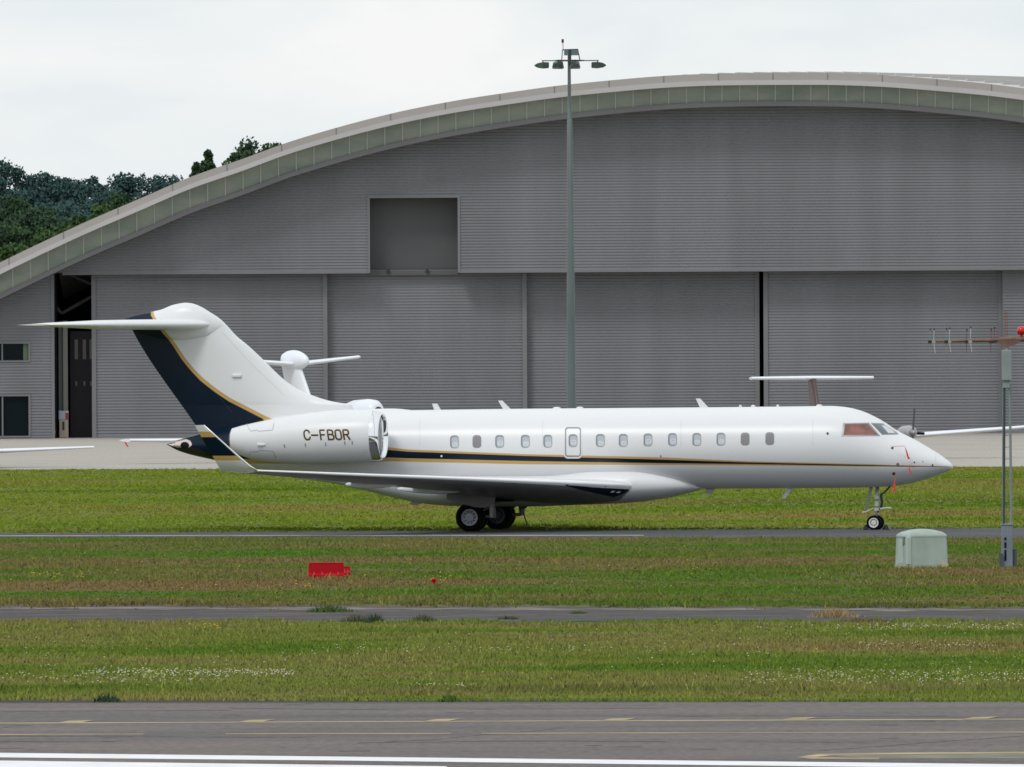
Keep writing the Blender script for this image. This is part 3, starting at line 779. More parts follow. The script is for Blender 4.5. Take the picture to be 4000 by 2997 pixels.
# main wings
LEr, LEt = A(2440, 1893, -1.55), A(1002, 1838.5, -13.75)
TEr, TEk, TEt = A(1700, 1918, -1.55), A(1600, 1905, -5.4), A(866, 1839.5, -13.75)
UPF = .52
def lerp(a, b_, t): return a + (b_ - a) * t
def wing_secs(sgn, x_from=0, x_to=1):
    out_ = []
    for y in (-1.0, -1.55, -2.2, -3.5, -5.4, -8, -11, -13.75):
        t = (y + 1.55) / (-13.75 + 1.55)
        le = lerp(LEr[0], LEt[0], t); zl = lerp(LEr[1], LEt[1], t)
        if y > -5.4: u = (y + 1.55) / (-5.4 + 1.55); te, zt_ = lerp(TEr[0], TEk[0], u), lerp(TEr[1], TEk[1], u)
        else: u = (y + 5.4) / (-13.75 + 5.4); te, zt_ = lerp(TEk[0], TEt[0], u), lerp(TEk[1], TEt[1], u)
        if y > -2.5: le += 0.12 * (y + 2.5)
        out_.append((le, te, sgn * -y, zl, zt_, lerp(.128, .10, t)))
    return out_
NF = len(FO)
for sgn in (-1, 1):
    secs = wing_secs(sgn)
    rings = wing_rings(subdiv(secs, 3), UPF, 1.2)
    wg = MB().loft(rings).build('wing', M['white'], jet, smooth=True, angle=60)
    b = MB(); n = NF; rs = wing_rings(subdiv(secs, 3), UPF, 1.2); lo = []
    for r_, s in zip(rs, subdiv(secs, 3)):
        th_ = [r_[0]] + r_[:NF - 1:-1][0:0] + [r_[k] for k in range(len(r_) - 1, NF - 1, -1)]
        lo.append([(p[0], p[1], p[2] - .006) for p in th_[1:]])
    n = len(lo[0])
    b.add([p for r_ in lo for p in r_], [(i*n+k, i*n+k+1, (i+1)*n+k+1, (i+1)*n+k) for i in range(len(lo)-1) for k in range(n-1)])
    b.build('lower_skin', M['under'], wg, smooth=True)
    # bare metal leading edge, proud of the wing skin, with a darker lower lip
    rr = []
    for s in subdiv(secs, 3):
        le, te, y, zl, zt_, th = s; c = le - te
        pts = []
        for x in (.16, .12, .085, .06, .04, .025, .014, .007, .003, 0):
            z = zl + (zt_ - zl) * x; yt = UPF * 5 * (0.2969*math.sqrt(x) - 0.126*x - 0.3516*x*x) * th * c
            pts.append((le - c * x + .006, y, z + yt + .011))
        for x in (.0006, .0016, .003, .006, .010):
            z = zl + (zt_ - zl) * x; yt = 1.2 * 5 * (0.2969*math.sqrt(x) - 0.126*x - 0.3516*x*x) * th * c
            pts.append((le - c * x + .008, y, z - yt - .009))
        rr.append(pts)
    b = MB(); n = len(rr[0])
    b.add([p for r_ in rr for p in r_], [(i*n+k, i*n+k+1, (i+1)*n+k+1, (i+1)*n+k) for i in range(len(rr)-1) for k in range(n-1)])
    b.build('leading_edge_slat', M['slat'], jet, smooth=True)

# winglets
wm = bpy.data.materials.new('winglet_paint'); wm.use_nodes = True
n, l = wm.node_tree.nodes, wm.node_tree.links
bs = n['Principled BSDF']; bs.inputs['Roughness'].default_value = .25; bs.inputs['Specular IOR Level'].default_value = .3
t = n.new('ShaderNodeTexCoord'); s = n.new('ShaderNodeSeparateXYZ'); l.new(t.outputs['Object'], s.inputs[0])
za = A(880, 1799, -13.9)[1]; zb2 = A(880, 1781, -13.9)[1]; zc_ = A(830, 1708, -14.2)[1]; zd = A(790, 1687, -14.2)[1]; ztop = A(780, 1655, -14.3)[1]; zlow = A(900, 1850, -13.8)[1]
slope = 0.22
ad = n.new('ShaderNodeMath'); ad.operation = 'MULTIPLY_ADD'; l.new(s.outputs['X'], ad.inputs[0]); ad.inputs[1].default_value = 0.0; l.new(s.outputs['Z'], ad.inputs[2])
mrn = n.new('ShaderNodeMapRange'); mrn.inputs['From Min'].default_value = zlow; mrn.inputs['From Max'].default_value = ztop; l.new(ad.outputs[0], mrn.inputs[0])
rp = n.new('ShaderNodeValToRGB'); rp.color_ramp.interpolation = 'CONSTANT'
stops = [(0, WHITE), ((za - zlow) / (ztop - zlow), GOLD), ((zb2 - zlow) / (ztop - zlow), NAVY), ((zc_ - zlow) / (ztop - zlow), GOLD), ((zd - zlow) / (ztop - zlow), WHITE)]
while len(rp.color_ramp.elements) < 5: rp.color_ramp.elements.new(.5)
for e, (p_, c) in zip(rp.color_ramp.elements, stops): e.position = p_; e.color = (*c, 1)
l.new(mrn.outputs[0], rp.inputs[0]); l.new(rp.outputs[0], bs.inputs['Base Color'])
def winglet(sgn):
    path = [((1002, 1838.5), (866, 1839.5), -13.75), ((975, 1822), (853, 1822), -13.93), ((930, 1783), (834, 1789), -14.08), ((860, 1720), (797, 1726), -14.28), ((796, 1661), (761, 1662), -14.45)]
    rings = []
    for i, (lp, tp, y) in enumerate(path):
        le, te = A(*lp, y), A(*tp, y); c = le[0] - te[0]
        th = .085
        nrm = Vector((0, -.2, 1)) if i == 0 else Vector((0, -1, .25 if i < 3 else .2))
        nrm.normalize()
        def pt(x, s_):
            yt = 5 * (0.2969*math.sqrt(x) - 0.126*x - 0.3516*x*x + 0.2843*x**3 - 0.1015*x**4) * th * c * s_
            return (le[0] - c * x, sgn * -(y + nrm.y * -yt), lerp(le[1], te[1], x) + nrm.z * yt)
        rings.append([pt(x, 1) for x, _ in FO] + [pt(x, -1) for x, _ in FO[-2:0:-1]])
    o = MB().loft(rings).build('winglet', wm, jet, smooth=True, angle=60)
    b = MB(); pts = []
    for lp, tp, y in path:
        le = A(*lp, y); pts.append((le[0] + .006, sgn * -y, le[1]))
    b.tube(pts, [.035, .034, .03, .024, .016], 8); b.build('leading_edge', M['slat'], o, smooth=True)
winglet(-1); winglet(1)

# flap track fairings
for sgn in (-1, 1):
    for (ax, ay, ly, L, r_) in ((1136, 1866, -11.0, 1.3, .12), (1350, 1896, -8.0, 1.9, .17), (1553, 1914, -4.9, 2.6, .2)):
        a_ = A(ax, ay, ly); rings = []
        for i in range(15):
            u = i / 14; rr_ = r_ * (math.sin(math.pi * min(1, u * .9 + .02)) ** .7)
            z = a_[1] + u * .06 + .03
            rings.append([(a_[0] + L * u, sgn * -ly + .55 * rr_ * math.cos(2*math.pi*k/12), z + rr_ * math.sin(2*math.pi*k/12)) for k in range(12)])
        MB().loft(rings).build('flap_track_fairing', M['white'], jet, smooth=True)

# landing light panels at the wing root (navy, two lamps)
for sgn in (-1, 1):
    b = MB(); vs = []
    def low(y, x):      # a point on the wing's lower skin
        S = wing_secs(-1); ys = [-q[2] * -1 for q in S]
        for s0, s1 in zip(S, S[1:]):
            if s1[2] <= y <= s0[2] or s0[2] <= y <= s1[2]:
                u = (y - s0[2]) / (s1[2] - s0[2]); le, te, _, zl, zt_, th = (lerp(a, c, u) for a, c in zip(s0, s1))
                c = le - te; yt = 1.2 * 5 * (0.2969*math.sqrt(x) - 0.126*x - 0.3516*x*x + 0.2843*x**3 - 0.1015*x**4) * th * c
                return Vector((le - c * x + .004, y, zl + (zt_ - zl) * x - yt - .014))
    rows = []
    for i in range(13):
        y = -1.45 - 2.1 * i / 12; xe = .0062 + .085 * (1 - i / 12)
        rows.append([low(y, .0032 + (xe - .0032) * j / 6) for j in range(7)])
    b = MB(); b.add([(p.x, -sgn * p.y, p.z) for r_ in rows for p in r_], [(i*7+j, i*7+j+1, (i+1)*7+j+1, (i+1)*7+j) for i in range(12) for j in range(6)])
    pn = b.build('landing_light_panel', M['navy'], jet, smooth=True)
    for yy in (-1.68, -1.86):
        p = low(yy, .03); q = [low(yy + d, .03 + e) for d, e in ((-.05, -.006), (.05, -.006), (.05, .006), (-.05, .006))]
        MB().add([(v.x + .01, -sgn * v.y, v.z - .006) for v in q], [(0, 1, 2, 3)]).build('landing_lamp', mat('lamp_glass', (.9, .9, .9), .1) if 'lamp_glass' not in bpy.data.materials else bpy.data.materials['lamp_glass'], pn)

# engine nacelles
NY = -2.32
st_px = [(909, 1673, 1766), (950, 1661.5, 1783), (993, 1652, 1796), (1051, 1640, 1804.5), (1138, 1624.5, 1811), (1234.6, 1610, 1814), (1331, 1601.5, 1812), (1400, 1600, 1808.5), (1440, 1601.5, 1804.5), (1462, 1604, 1801)]
nst = []
for x, yt_, yb in st_px:
    a_, c_ = A(x, yt_, NY), A(x, yb, NY); nst.append((a_[0], (a_[1] + c_[1]) / 2, (a_[1] - c_[1]) / 2))
nzc = pchip([q[0] for q in nst], [q[1] for q in nst]); nr = pchip([q[0] for q in nst], [q[2] for q in nst])
def nac_y(lx, lz):
    r_ = nr(lx); u = max(-.98, min(.98, (lz - nzc(lx)) / r_)); return NY - r_ * math.sqrt(1 - u * u)
NX0, NX1 = nst[0][0], nst[-1][0]
def circ(x, yc, zc, r_, n=56): return [(x, yc + r_ * math.sin(2*math.pi*k/n), zc + r_ * math.cos(2*math.pi*k/n)) for k in range(n)]
for sgn in (-1, 1):
    yc = -sgn * NY * 1.0 if sgn == 1 else NY
    yc = NY if sgn == -1 else -NY
    b = MB(); rings = [circ(NX0 + (NX1 - NX0) * i / 40, yc, nzc(NX0 + (NX1 - NX0) * i / 40), nr(NX0 + (NX1 - NX0) * i / 40)) for i in range(41)]
    b.loft(rings, cap=False)
    b.loft([circ(NX0, yc, nzc(NX0), nr(NX0)), circ(NX0 - .002, yc, nzc(NX0), nr(NX0) - .03), circ(NX0 + .5, yc, nzc(NX0), nr(NX0) - .06)], cap=False)
    nac = b.build('engine_nacelle', M['white'], jet, smooth=True, angle=50)
    # polished lip
    r0, z0 = nr(NX1), nzc(NX1); b = MB(); rings = [circ(NX1 - .002, yc, z0, r0 + .002)]
    for i in range(1, 17):
        a_ = math.pi * i / 16 * .5; rings.append(circ(NX1 + .30 * math.sin(a_), yc, z0 - .02 * math.sin(a_), r0 - .075 * (1 - math.cos(a_)) - .0))
    for i in range(1, 14):
        a_ = math.pi / 2 + math.pi / 2 * i / 13; rings.append(circ(NX1 + .30 - .28 * (1 - math.sin(a_)), yc, z0 - .02, r0 - .075 - .09 * (-math.cos(a_))))
    b.loft(rings, cap=False); b.build('inlet_lip', M['chrome'], nac, smooth=True)
    ri = r0 - .165
    MB().loft([circ(NX1 + .02, yc, z0 - .02, ri), circ(NX1 - .75, yc, z0 - .02, ri - .03)], cap=False).build('inlet_duct', M['slat'], nac, smooth=True)
    b = MB().loft([circ(NX1 - .7, yc, z0 - .02, ri), circ(NX1 - .705, yc, z0 - .02, .02)], cap=True)
    for k in range(24):
        a_ = 2*math.pi*k/24; c_, s_ = math.cos(a_), math.sin(a_)
        c2, s2 = math.cos(a_ + .13), math.sin(a_ + .13)
        b.add([(NX1 - .62, yc + .15*c_, z0 + .15*s_), (NX1 - .62, yc + (ri-.03)*c_, z0 + (ri-.03)*s_), (NX1 - .69, yc + (ri-.03)*c2, z0 + (ri-.03)*s2), (NX1 - .69, yc + .15*c2, z0 + .15*s2)], [(0, 1, 2, 3)])
    fn = b.build('fan', M['dark'], nac)
    MB().loft([circ(NX1 - .64, yc, z0 - .02, .16, 20), circ(NX1 - .5, yc, z0 - .02, .11, 20), circ(NX1 - .38, yc, z0 - .02, .01, 20)]).build('spinner', M['steel'], fn, smooth=True)
    MB().loft([circ(NX0 + .4, yc, nzc(NX0), nr(NX0) - .08), circ(NX0 - .06, yc, nzc(NX0), nr(NX0) - .10), circ(NX0 - .05, yc, nzc(NX0), nr(NX0) - .13), circ(NX0 + .3, yc, nzc(NX0), nr(NX0) - .15)], cap=True).build('exhaust_nozzle', M['steel'], nac, smooth=True)
    # pylon
    s_ = -1 if sgn == -1 else 1
    x0_, x1_ = A(960, 1700, -1)[0], A(1380, 1700, -1)[0]; zz = A(1150, 1690, -1)[1]
    MB().loft(wing_rings([(x1_, x0_, s_ * .7, zz, zz, .09), (x1_ - .2, x0_ + .1, s_ * (abs(NY) - .3), zz, zz, .09)])).build('pylon', M['white'], jet, smooth=True, angle=60)
    if sgn == -1:
        near_nac = nac
# registration on the near nacelle
L_ = {'C': [[(.97, .76), (.87, .92), (.62, 1), (.38, 1), (.12, .9), (0, .7), (0, .3), (.12, .1), (.38, 0), (.62, 0), (.87, .07), (1, .24)]],
      '-': [[(0, .47), (1, .47)]],
      'F': [[(0, 0), (0, 1), (.95, 1)], [(0, .5), (.85, .5)]],
      'B': [[(0, 0), (0, 1), (.65, 1), (.88, .9), (.88, .65), (.7, .53), (0, .53)], [(.7, .53), (.98, .4), (.98, .12), (.75, 0), (0, 0)]],
      'O': [[(0, .78), (.08, .93), (.3, 1), (.68, 1), (.9, .92), (1, .75), (1, .25), (.9, .07), (.68, 0), (.3, 0), (.08, .08), (0, .25), (0, .78)]],
      'R': [[(0, 0), (0, 1), (.7, 1), (.93, .9), (.95, .66), (.75, .5), (0, .5)], [(.55, .5), (1, 0)]]}
boxes = [('C', 1188.5, 1210), ('-', 1217.5, 1240.5), ('F', 1251.5, 1269), ('B', 1281, 1303), ('O', 1310.5, 1332.5), ('R', 1342, 1363.5)]
def nac_pt(px, v, off):
    # v = 0..1 through the letter height
    base = on_surface(px, 1699.5 - (px - 1188) * .008, nac_y, 0, -3.2)
    z = base.z + (v - .5) * .305; x = base.x - (v - .5) * .055
    return Vector((x, nac_y(x, z) - off, z))
def text_mesh(extra, off, k):
    b = MB()
    for ch, xa, xb in boxes[k:k+1]:
        for line in L_[ch]:
            pts = []
            for (ua, va), (ub, vb) in zip(line, line[1:]):
                for j in range(4): pts.append((ua + (ub - ua) * j / 4, va + (vb - va) * j / 4))
            pts.append(line[-1])
            P3 = [nac_pt(xa + (xb - xa) * u, v, off) for u, v in pts]
            hw = .0225 + extra
            for i, (p, q) in enumerate(zip(P3, P3[1:])):
                d = (q - p).normalized()
                if i == 0: p = p - d * (hw * .7 if True else 0)
                if i == len(P3) - 2: q = q + d * hw * .7
                sd = d.cross(Vector((0, 1, 0))).normalized() * hw
                p, q = p - d * .004, q + d * .004
                e = Vector((0, -.0002 * (i % 3), 0))
                b.quad(p + sd + e, q + sd + e, q - sd + e, p - sd + e)
    return b
M['ink'] = mat('registration_ink', (.028, .02, .012), .4)
for k in range(6):
    lt = text_mesh(0, .009, k).build('registration_letter' if k != 1 else 'registration_dash', M['ink'], near_nac)
    text_mesh(.008, .006, k).build('gold_outline', M['gold'], lt)
for (x, y) in ((1111, 1743), (1193, 1739.5), (1272, 1736), (1347, 1731.5), (1376, 1730)):
    surf_line([(x - 1, y - 7), (x + 1, y + 7)], 4, nac_y, M['line'], 'latch', near_nac, y0=-3.2)
surf_line([(965, 1655), (972, 1675), (980, 1685), (1003, 1680), (1010, 1685), (1065, 1680), (1072, 1645)], 1.6, nac_y, M['line'], 'reverser_panel_line', near_nac, y0=-3.2)
surf_line([(973, 1790), (978, 1765), (1000, 1766), (1018, 1760), (1068, 1763), (1078, 1792)], 1.6, nac_y, M['line'], 'reverser_panel_line', near_nac, y0=-3.2)
q0 = on_surface(1021, 1739, nac_y, 0, -3.2)
MB().box((q0.x - .14, q0.y - .05, q0.z - .02), (q0.x + .14, q0.y + .05, q0.z + .05)).build('vent_scoop', M['white'], near_nac, bevel=.012)
surf_line([(1455, 1604), (1462, 1660), (1464, 1720), (1462, 1800)], 1.2, nac_y, M['line'], 'lip_joint', near_nac, y0=-3.2)

# tail cone exhaust
patch([(658, 1736), (672, 1724), (700, 1717), (728, 1716), (744, 1722), (750, 1736), (742, 1748), (716, 1752), (690, 1748)], fus_y, .01, mat('exhaust_metal', (.78, .66, .64), .25, .9), 'exhaust_shroud', jet, 4, 0)
patch([(722 + 17 * math.cos(k*math.pi/8), 1740 + 14 * math.sin(k*math.pi/8)) for k in range(16)], fus_y, .016, M['black'], 'exhaust_port', jet, 3, 0)
patch([(744, 1772), (690, 1752), (700, 1748), (780, 1752), (810, 1770), (800, 1782)], fus_y, .012, mat('sooty_metal', (.03, .032, .036), .3, .5), 'heat_shield', jet, 3, 0)

# antennas
def blade_ant(pix, ly=0.0, th=.03, name='blade_antenna', m=None):
    poly = [A(x, y, ly) for x, y in pix]
    return MB().prism(poly, ly - th / 2, ly + th / 2).build(name, m or M['white'], jet)
blade_ant([(1688, 1577), (1708, 1577), (1728, 1612), (1700, 1612)])
blade_ant([(1946, 1565), (1962, 1565), (2002, 1606), (1970, 1606)])
blade_ant([(2718, 1557), (2735, 1557), (2774, 1600), (2738, 1600)])
blade_ant([(3092, 1905), (3098, 1905), (3100, 1905), (3068, 1947), (3054, 1945), (3078, 1905)])
blade_ant([(2758, 1908), (2797, 1905), (2780, 1930), (2755, 1929)], m=M['steel'])
blade_ant([(1610, 1955), (1660, 1964), (1625, 1974), (1598, 1970)], m=M['steel'])
blade_ant([(2030, 1974), (2062, 1974), (2054, 1986), (2034, 1986)], m=M['dark'], th=.15, name='drain_mast_base')
p0, p1, p2 = A(2041, 1984, -.2), A(2050, 2020, -.2), A(2061, 2053, -.2)
MB().tube([(p0[0], -.2, p0[1]), (p1[0], -.2, p1[1]), (p2[0], -.2, p2[1])], .022, 6).build('drain_mast', M['dark'], jet)
for (x, y, w) in ((2175, 1596, 30), (2265, 1595, 26), (2892, 1588, 10), (2942, 1588, 16), (3038, 1587, 10), (3200, 1586, 22)):
    c = A(x, y, 0); s = w / 118
    rings = [[(c[0] + s * .6 * math.cos(2*math.pi*k/14) * r_, s * .4 * math.sin(2*math.pi*k/14) * r_, c[1] - .03 + hz) for k in range(14)] for r_, hz in ((1, 0), (.9, .05), (.5, .075), (.1, .08))]
    MB().loft(rings).build('antenna_dome', M['white'], jet, smooth=True)

# landing gear
def wheel(cx, cy, cz, r_, w, rr_, rimmat, sgn, parent, clip=.006):
    hub = bpy.data.objects.new('wheel', None); SC.collection.objects.link(hub); hub.parent = parent
    prof = [(rr_, -w*.42), (rr_ + .02, -w*.46), (lerp(rr_, r_, .5), -w*.5), (r_ * .93, -w*.45), (r_ * .985, -w*.33), (r_, -w*.15), (r_, w*.15), (r_ * .985, w*.33), (r_ * .93, w*.45), (lerp(rr_, r_, .5), w*.5), (rr_ + .02, w*.46), (rr_, w*.42)]
    n = 48; rings = [[(cx + q * math.cos(2*math.pi*k/n), cy + y, max(clip, cz + q * math.sin(2*math.pi*k/n))) for k in range(n)] for q, y in prof]
    MB().loft(rings, cap=False).build('tyre', M['tyre'], hub, smooth=True)
    prof = [(rr_ + .004, -w*.44), (rr_ - .03, -w*.43), (rr_ - .045, -w*.30), (rr_ * .55, -w*.26), (rr_ * .5, -w*.40), (rr_ * .2, -w*.42), (.01, -w*.42)]
    for sd in (1, -1):
        rings = [[(cx + q * math.cos(2*math.pi*k/n), cy + y * sd, cz + q * math.sin(2*math.pi*k/n)) for k in range(n)] for q, y in prof]
        MB().loft(rings, cap=False).build('rim', rimmat, hub, smooth=True, angle=30)
    b = MB()
    for k in range(10):
        a_ = 2*math.pi*k/10; x, z = cx + rr_ * .68 * math.cos(a_), cz + rr_ * .68 * math.sin(a_)
        for sd in (1, -1):
            b.add([(x + .022*math.cos(t_*math.pi/4), cy - sd * w * .31, z + .022*math.sin(t_*math.pi/4)) for t_ in range(8)], [tuple(range(8))])
    b.build('rim_holes', M['black'], hub)
    return hub
gear = {}
for s_ in (-1, 1):
    gb = bpy.data.objects.new('main_landing_gear', None); SC.collection.objects.link(gb); gb.parent = jet
    for dy in (-.26, .26):
        wheel(0, s_ * 2.06 + dy, .472, .483, .3, .27, M['rim'] if s_ < 0 else M['dark'], -1, gb)
    zw = 1.75
    b = MB(); b.tube([(.62, s_ * 2.06, zw), (.70, s_ * 2.06, 1.05), (.74, s_ * 2.06, .46)], [.10, .085, .06], 12)
    b.tube([(.74, s_ * 2.06, .50), (0, s_ * 2.06, .472)], [.06, .06], 10)
    b.tube([(.2, s_ * 2.06, .6), (.52, s_ * 2.06, .78), (.66, s_ * 2.06, 1.05)], [.045, .05, .05], 8)
    b.tube([(0, s_ * 1.8, .472), (0, s_ * 2.32, .472)], .07, 10)
    b.build('strut', M['brown_grey'], gb, smooth=True, angle=40)
    # door
    yd = -2.52
    poly = [A(x, y, yd) for x, y in ((1745, 1930), (1895, 1882), (1932, 1888), (1936, 1950), (1930, 1968), (1895, 1984), (1860, 1982), (1800, 1968), (1745, 1950))]
    o = MB().prism(poly, yd - .02, yd + .02).build('gear_door', M['brown_grey'], gb)
    if s_ > 0: 
        o.scale = (1, -1, 1)
    poly = [A(x, y, -2.4) for x, y in ((1916, 1960), (1934, 1972), (1928, 1980), (1924, 2023), (1914, 2020), (1912, 1975))]
    o = MB().prism(poly, -2.43, -2.37).build('torque_link', mat('link_paint', (.30, .28, .28), .5) if 'link_paint' not in bpy.data.materials else bpy.data.materials['link_paint'], gb)
    if s_ > 0: o.scale = (1, -1, 1)
    # black box standing in for the wheel well's shadow under the wing root
    b = MB(); x0_, x1_ = A(1915, 1950, -1.9)[0], A(1990, 1950, -1.9)[0]
    b.box((.1, min(s_*1.2, s_*1.9), .98), (1.25, max(s_*1.2, s_*1.9), 1.45)); b.build('wheel_well_shadow', M['black'], gb)
ng = bpy.data.objects.new('nose_landing_gear', None); SC.collection.objects.link(ng); ng.parent = jet
nx_, nz_ = A(3412, 2040, -.34)
nz_ = .238
for dy in (-.24, .24): wheel(nx_, dy, nz_, .243, .19, .158, M['rimw'], -1, ng)
def npt(x, y, ly=0): 
    a_ = A(x, y, ly); return (a_[0], ly, a_[1])
MB().tube([npt(3428, 1890), npt(3426, 1945), npt(3424, 2000), (nx_, 0, nz_)], [.065, .06, .045, .05], 12).build('strut', M['steel'], ng, smooth=True)
MB().tube([(nx_, -.2, nz_), (nx_, .2, nz_)], .04, 8).build('axle', M['steel'], ng)
for (y, h_, r_) in ((1943, .11, .085), (1968, .15, .075), (1990, .09, .09), (1908, .12, .05)):
    c = npt(3425, y); MB().tube([(c[0], 0, c[2] - h_/2), (c[0], 0, c[2] + h_/2)], r_, 12).build('collar', M['rimw'], ng)
MB().tube([npt(3484, 1893), npt(3452, 1926), npt(3441, 1932)], .03, 8).build('drag_brace', M['dark'], ng)
MB().tube([npt(3441, 1930), npt(3446, 1960), npt(3440, 1986), npt(3428, 2000)], .045, 8).build('torque_link', M['dark'], ng)
MB().prism([A(x, y, .3) for x, y in ((3398, 1898), (3412, 1898), (3404, 1925), (3384, 1992), (3376, 1992))], .29, .31).build('gear_door', M['steel'], ng)
MB().tube([npt(3368, 2002, -.1), npt(3384, 1999, -.1), npt(3412, 1986, -.1)], .022, 6).build('tow_fitting', M['rimw'], ng)
MB().tube([npt(3438, 1988, -.1), npt(3462, 1984, -.1), npt(3481, 1985, -.1)], .028, 6).build('taxi_light_bar', M['rimw'], ng)

# things left on the aircraft: covers with red ribbons, chocks
def to_world(p):
    return Vector((AX0 + p[0] * CA + p[1] * SA, AD - p[0] * SA + p[1] * CA, p[2]))
def ribbon(attach, path, w, m, label, ly, stop):
    """a streamer: cord plus a thin folded ribbon"""
    r_ = thing('warning_streamer', label, 'warning streamer', to_world((*[A(*attach, ly)[0]], ly, A(*attach, ly)[1])), -YAW)
    o0 = Vector((A(*attach, ly)[0], ly, A(*attach, ly)[1]))
    pts = [Vector((A(x, y, ly)[0], ly, A(x, y, ly)[1])) - o0 for x, y in path]
    MB().tube([(0, 0, 0)] + pts[:stop], .008, 5).build('cord', M['orange'] if m is M['orange'] else M['red'], r_)
    q = pts[stop-1:] if stop else pts
    b = MB(); vs = []
    for i, p in enumerate(q):
        ww = w * (.35 + .65 * i / (len(q) - 1)); off = .03 * (i % 2)
        vs += [(p.x - ww/2, p.y - off, p.z), (p.x + ww/2, p.y + off, p.z), (p.x + ww/2, p.y + off + .006, p.z), (p.x - ww/2, p.y - off + .006, p.z)]
    b.add(vs, [(4*i+k, 4*i+(k+1) % 4, 4*i+4+(k+1) % 4, 4*i+4+k) for i in range(len(q)-1) for k in range(4)])
    b.build('ribbon', m, r_)
    return r_
ribbon((3488, 1745), [(3510, 1743), (3533, 1743), (3537, 1752), (3543, 1770), (3546, 1782), (3551, 1794)], .07, M['red'], 'red ribbon hanging from the probe cover high on the jet nose', -1.2, 3)
ribbon((3552, 1815), [(3552, 1820), (3552, 1830), (3555, 1840), (3556, 1850)], .065, M['orange'], 'short red ribbon across the thin gold stripe near the nose tip', -1.1, 1)
ribbon((3494, 1852), [(3498, 1862), (3497, 1876), (3494, 1890), (3491, 1905), (3490, 1921)], .11, M['orange'], 'bright orange ribbon hanging below the nose ahead of the nose gear', -1.22, 2)
def chock(px, py, ly, s, label):
    x, z = A(px, py, ly); r_ = thing('wheel_chock', label, 'wheel chock', to_world((x, ly, 0.012)), -YAW, 'chocks at the nose wheel')
    b = MB(); b.prism([(-.12*s, 0), (.12*s, 0), (.05*s, .16), (-.03*s, .17)], -.16, .16)
    o = b.build('block', M['dark'], r_, bevel=.01)
    MB().tube([(0, -.16, .1), (0.02, -.22, .12), (.03, -.16, .04)], .012, 6).build('rope', M['steel'], r_)
chock(3463, 2065, .1, 1, 'dark wheel chock in front of the nose wheel')
chock(3384, 2067, -.1, -.6, 'small dark wheel chock behind the nose wheel')

# ------------------------------------------------------------------ hangar
HY = 775.0
outer_px = [(0, 1027), (174, 943), (358, 858), (557, 773.5), (746, 691), (960, 619), (1100, 565), (1250, 519), (1400, 477), (1550, 440), (1700, 409), (1850, 383), (2000, 361), (2163, 338),
            (2380, 316), (2592, 298), (2805, 289), (3013, 287)]
FY = HY - 3.0
op = [P(x, y, FY) for x, y in outer_px]
# below the left edge of the picture the arch runs on down to the ground
ext = [(-1150, 1712), (-1050, 1632), (-850, 1495), (-600, 1335), (-400, 1222), (-200, 1125)]
op = [P(x, y, FY) for x, y in ext] + op
op[0].z = 0.0
apx = op[-1].x
right = [Vector((2 * apx - p.x, p.y, p.z)) for p in op[:-1]][::-1]
op = op + right
# smooth sampling along x
xs_, zs_ = [p.x for p in op], [p.z for p in op]
ks = np.polyfit(np.array(xs_) - apx, np.array(zs_), 8)
arch_raw = pchip(xs_, zs_)
def arch(x): 
    # average a fitted even curve and the measured one to keep it fair
    return arch_raw(x)
XL, XR = xs_[0], xs_[-1]
NX = 240
def arch_pts():
    r_ = []
    for i in range(NX + 1):
        x = XL + (XR - XL) * i / NX
        z = (arch(x - 1.2) + arch(x) * 2 + arch(x + 1.2)) / 4 if XL + 2 < x < XR - 2 else arch(x)
        r_.append((x, z))
    return r_
AP = arch_pts()
arch_s = lambda x: float(np.interp(x, [a for a, _ in AP], [b_ for _, b_ in AP]))
hangar = thing('hangar', 'huge grey ribbed aircraft hangar with an arched roof and sliding doors', 'hangar', (0, 0, 0))
M['rtrim'] = mat('roof_trim_metal', (0.345, 0.32, 0.305), 0.6, noise=0.08, nscale=.15)
M['rtrim2'] = mat('roof_trim_lower', (0.44, 0.42, 0.42), 0.5, noise=0.06, nscale=.2)
M['roof'] = mat('roof_sheet', (0.50, 0.49, 0.47), 0.5, noise=0.06, nscale=.1)
M['glaz'] = mat('translucent_panel', (0.20, 0.245, 0.215), 0.35, noise=0.16, nscale=.35, nstretch=(1, 1, 2.5), col2=(0.24, 0.265, 0.22))
M['mull'] = mat('mullion', (0.38, 0.40, 0.37), 0.5)
M['clad'] = mat('grey_cladding', (0.184, 0.190, 0.206), 0.5, noise=0.10, nscale=.40, nstretch=(1, 1, .12))
M['frame'] = mat('frame_grey', (0.165, 0.165, 0.178), 0.5, noise=.05, nscale=.3)
M['panel'] = mat('tail_door_panel', (0.088, 0.088, 0.093), 0.6, noise=0.08, nscale=.3)
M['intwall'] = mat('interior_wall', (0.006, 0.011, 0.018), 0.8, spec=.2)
M['glass'] = mat('office_glass', (0.002, 0.008, 0.011), 0.08, spec=.12)
def band(o0, o1, y0, y1, sag=0):
    """closed band following the arch, o0..o1 metres below it, y0 (front)..y1"""
    b = MB(); n = len(AP); vs = []
    for x, z in AP:
        vs += [(x, y0, max(0, z - o0)), (x, y0, max(-.3, z - o1)), (x, y1, max(-.3, z - o1)), (x, y1, max(0, z - o0))]
    fs = [(4*i+k, 4*i+(k+1) % 4, 4*i+4+(k+1) % 4, 4*i+4+k) for i in range(n-1) for k in range(4)]
    b.add(vs, fs); return b
pxm = 1 / 61.1
tr = band(-0.02, .45, FY - .12, FY + .4)
tr.build('roof_fascia', M['rtrim'], hangar)
band(.43, .74, FY - .26, FY + .3).build('roof_gutter', M['rtrim2'], hangar)
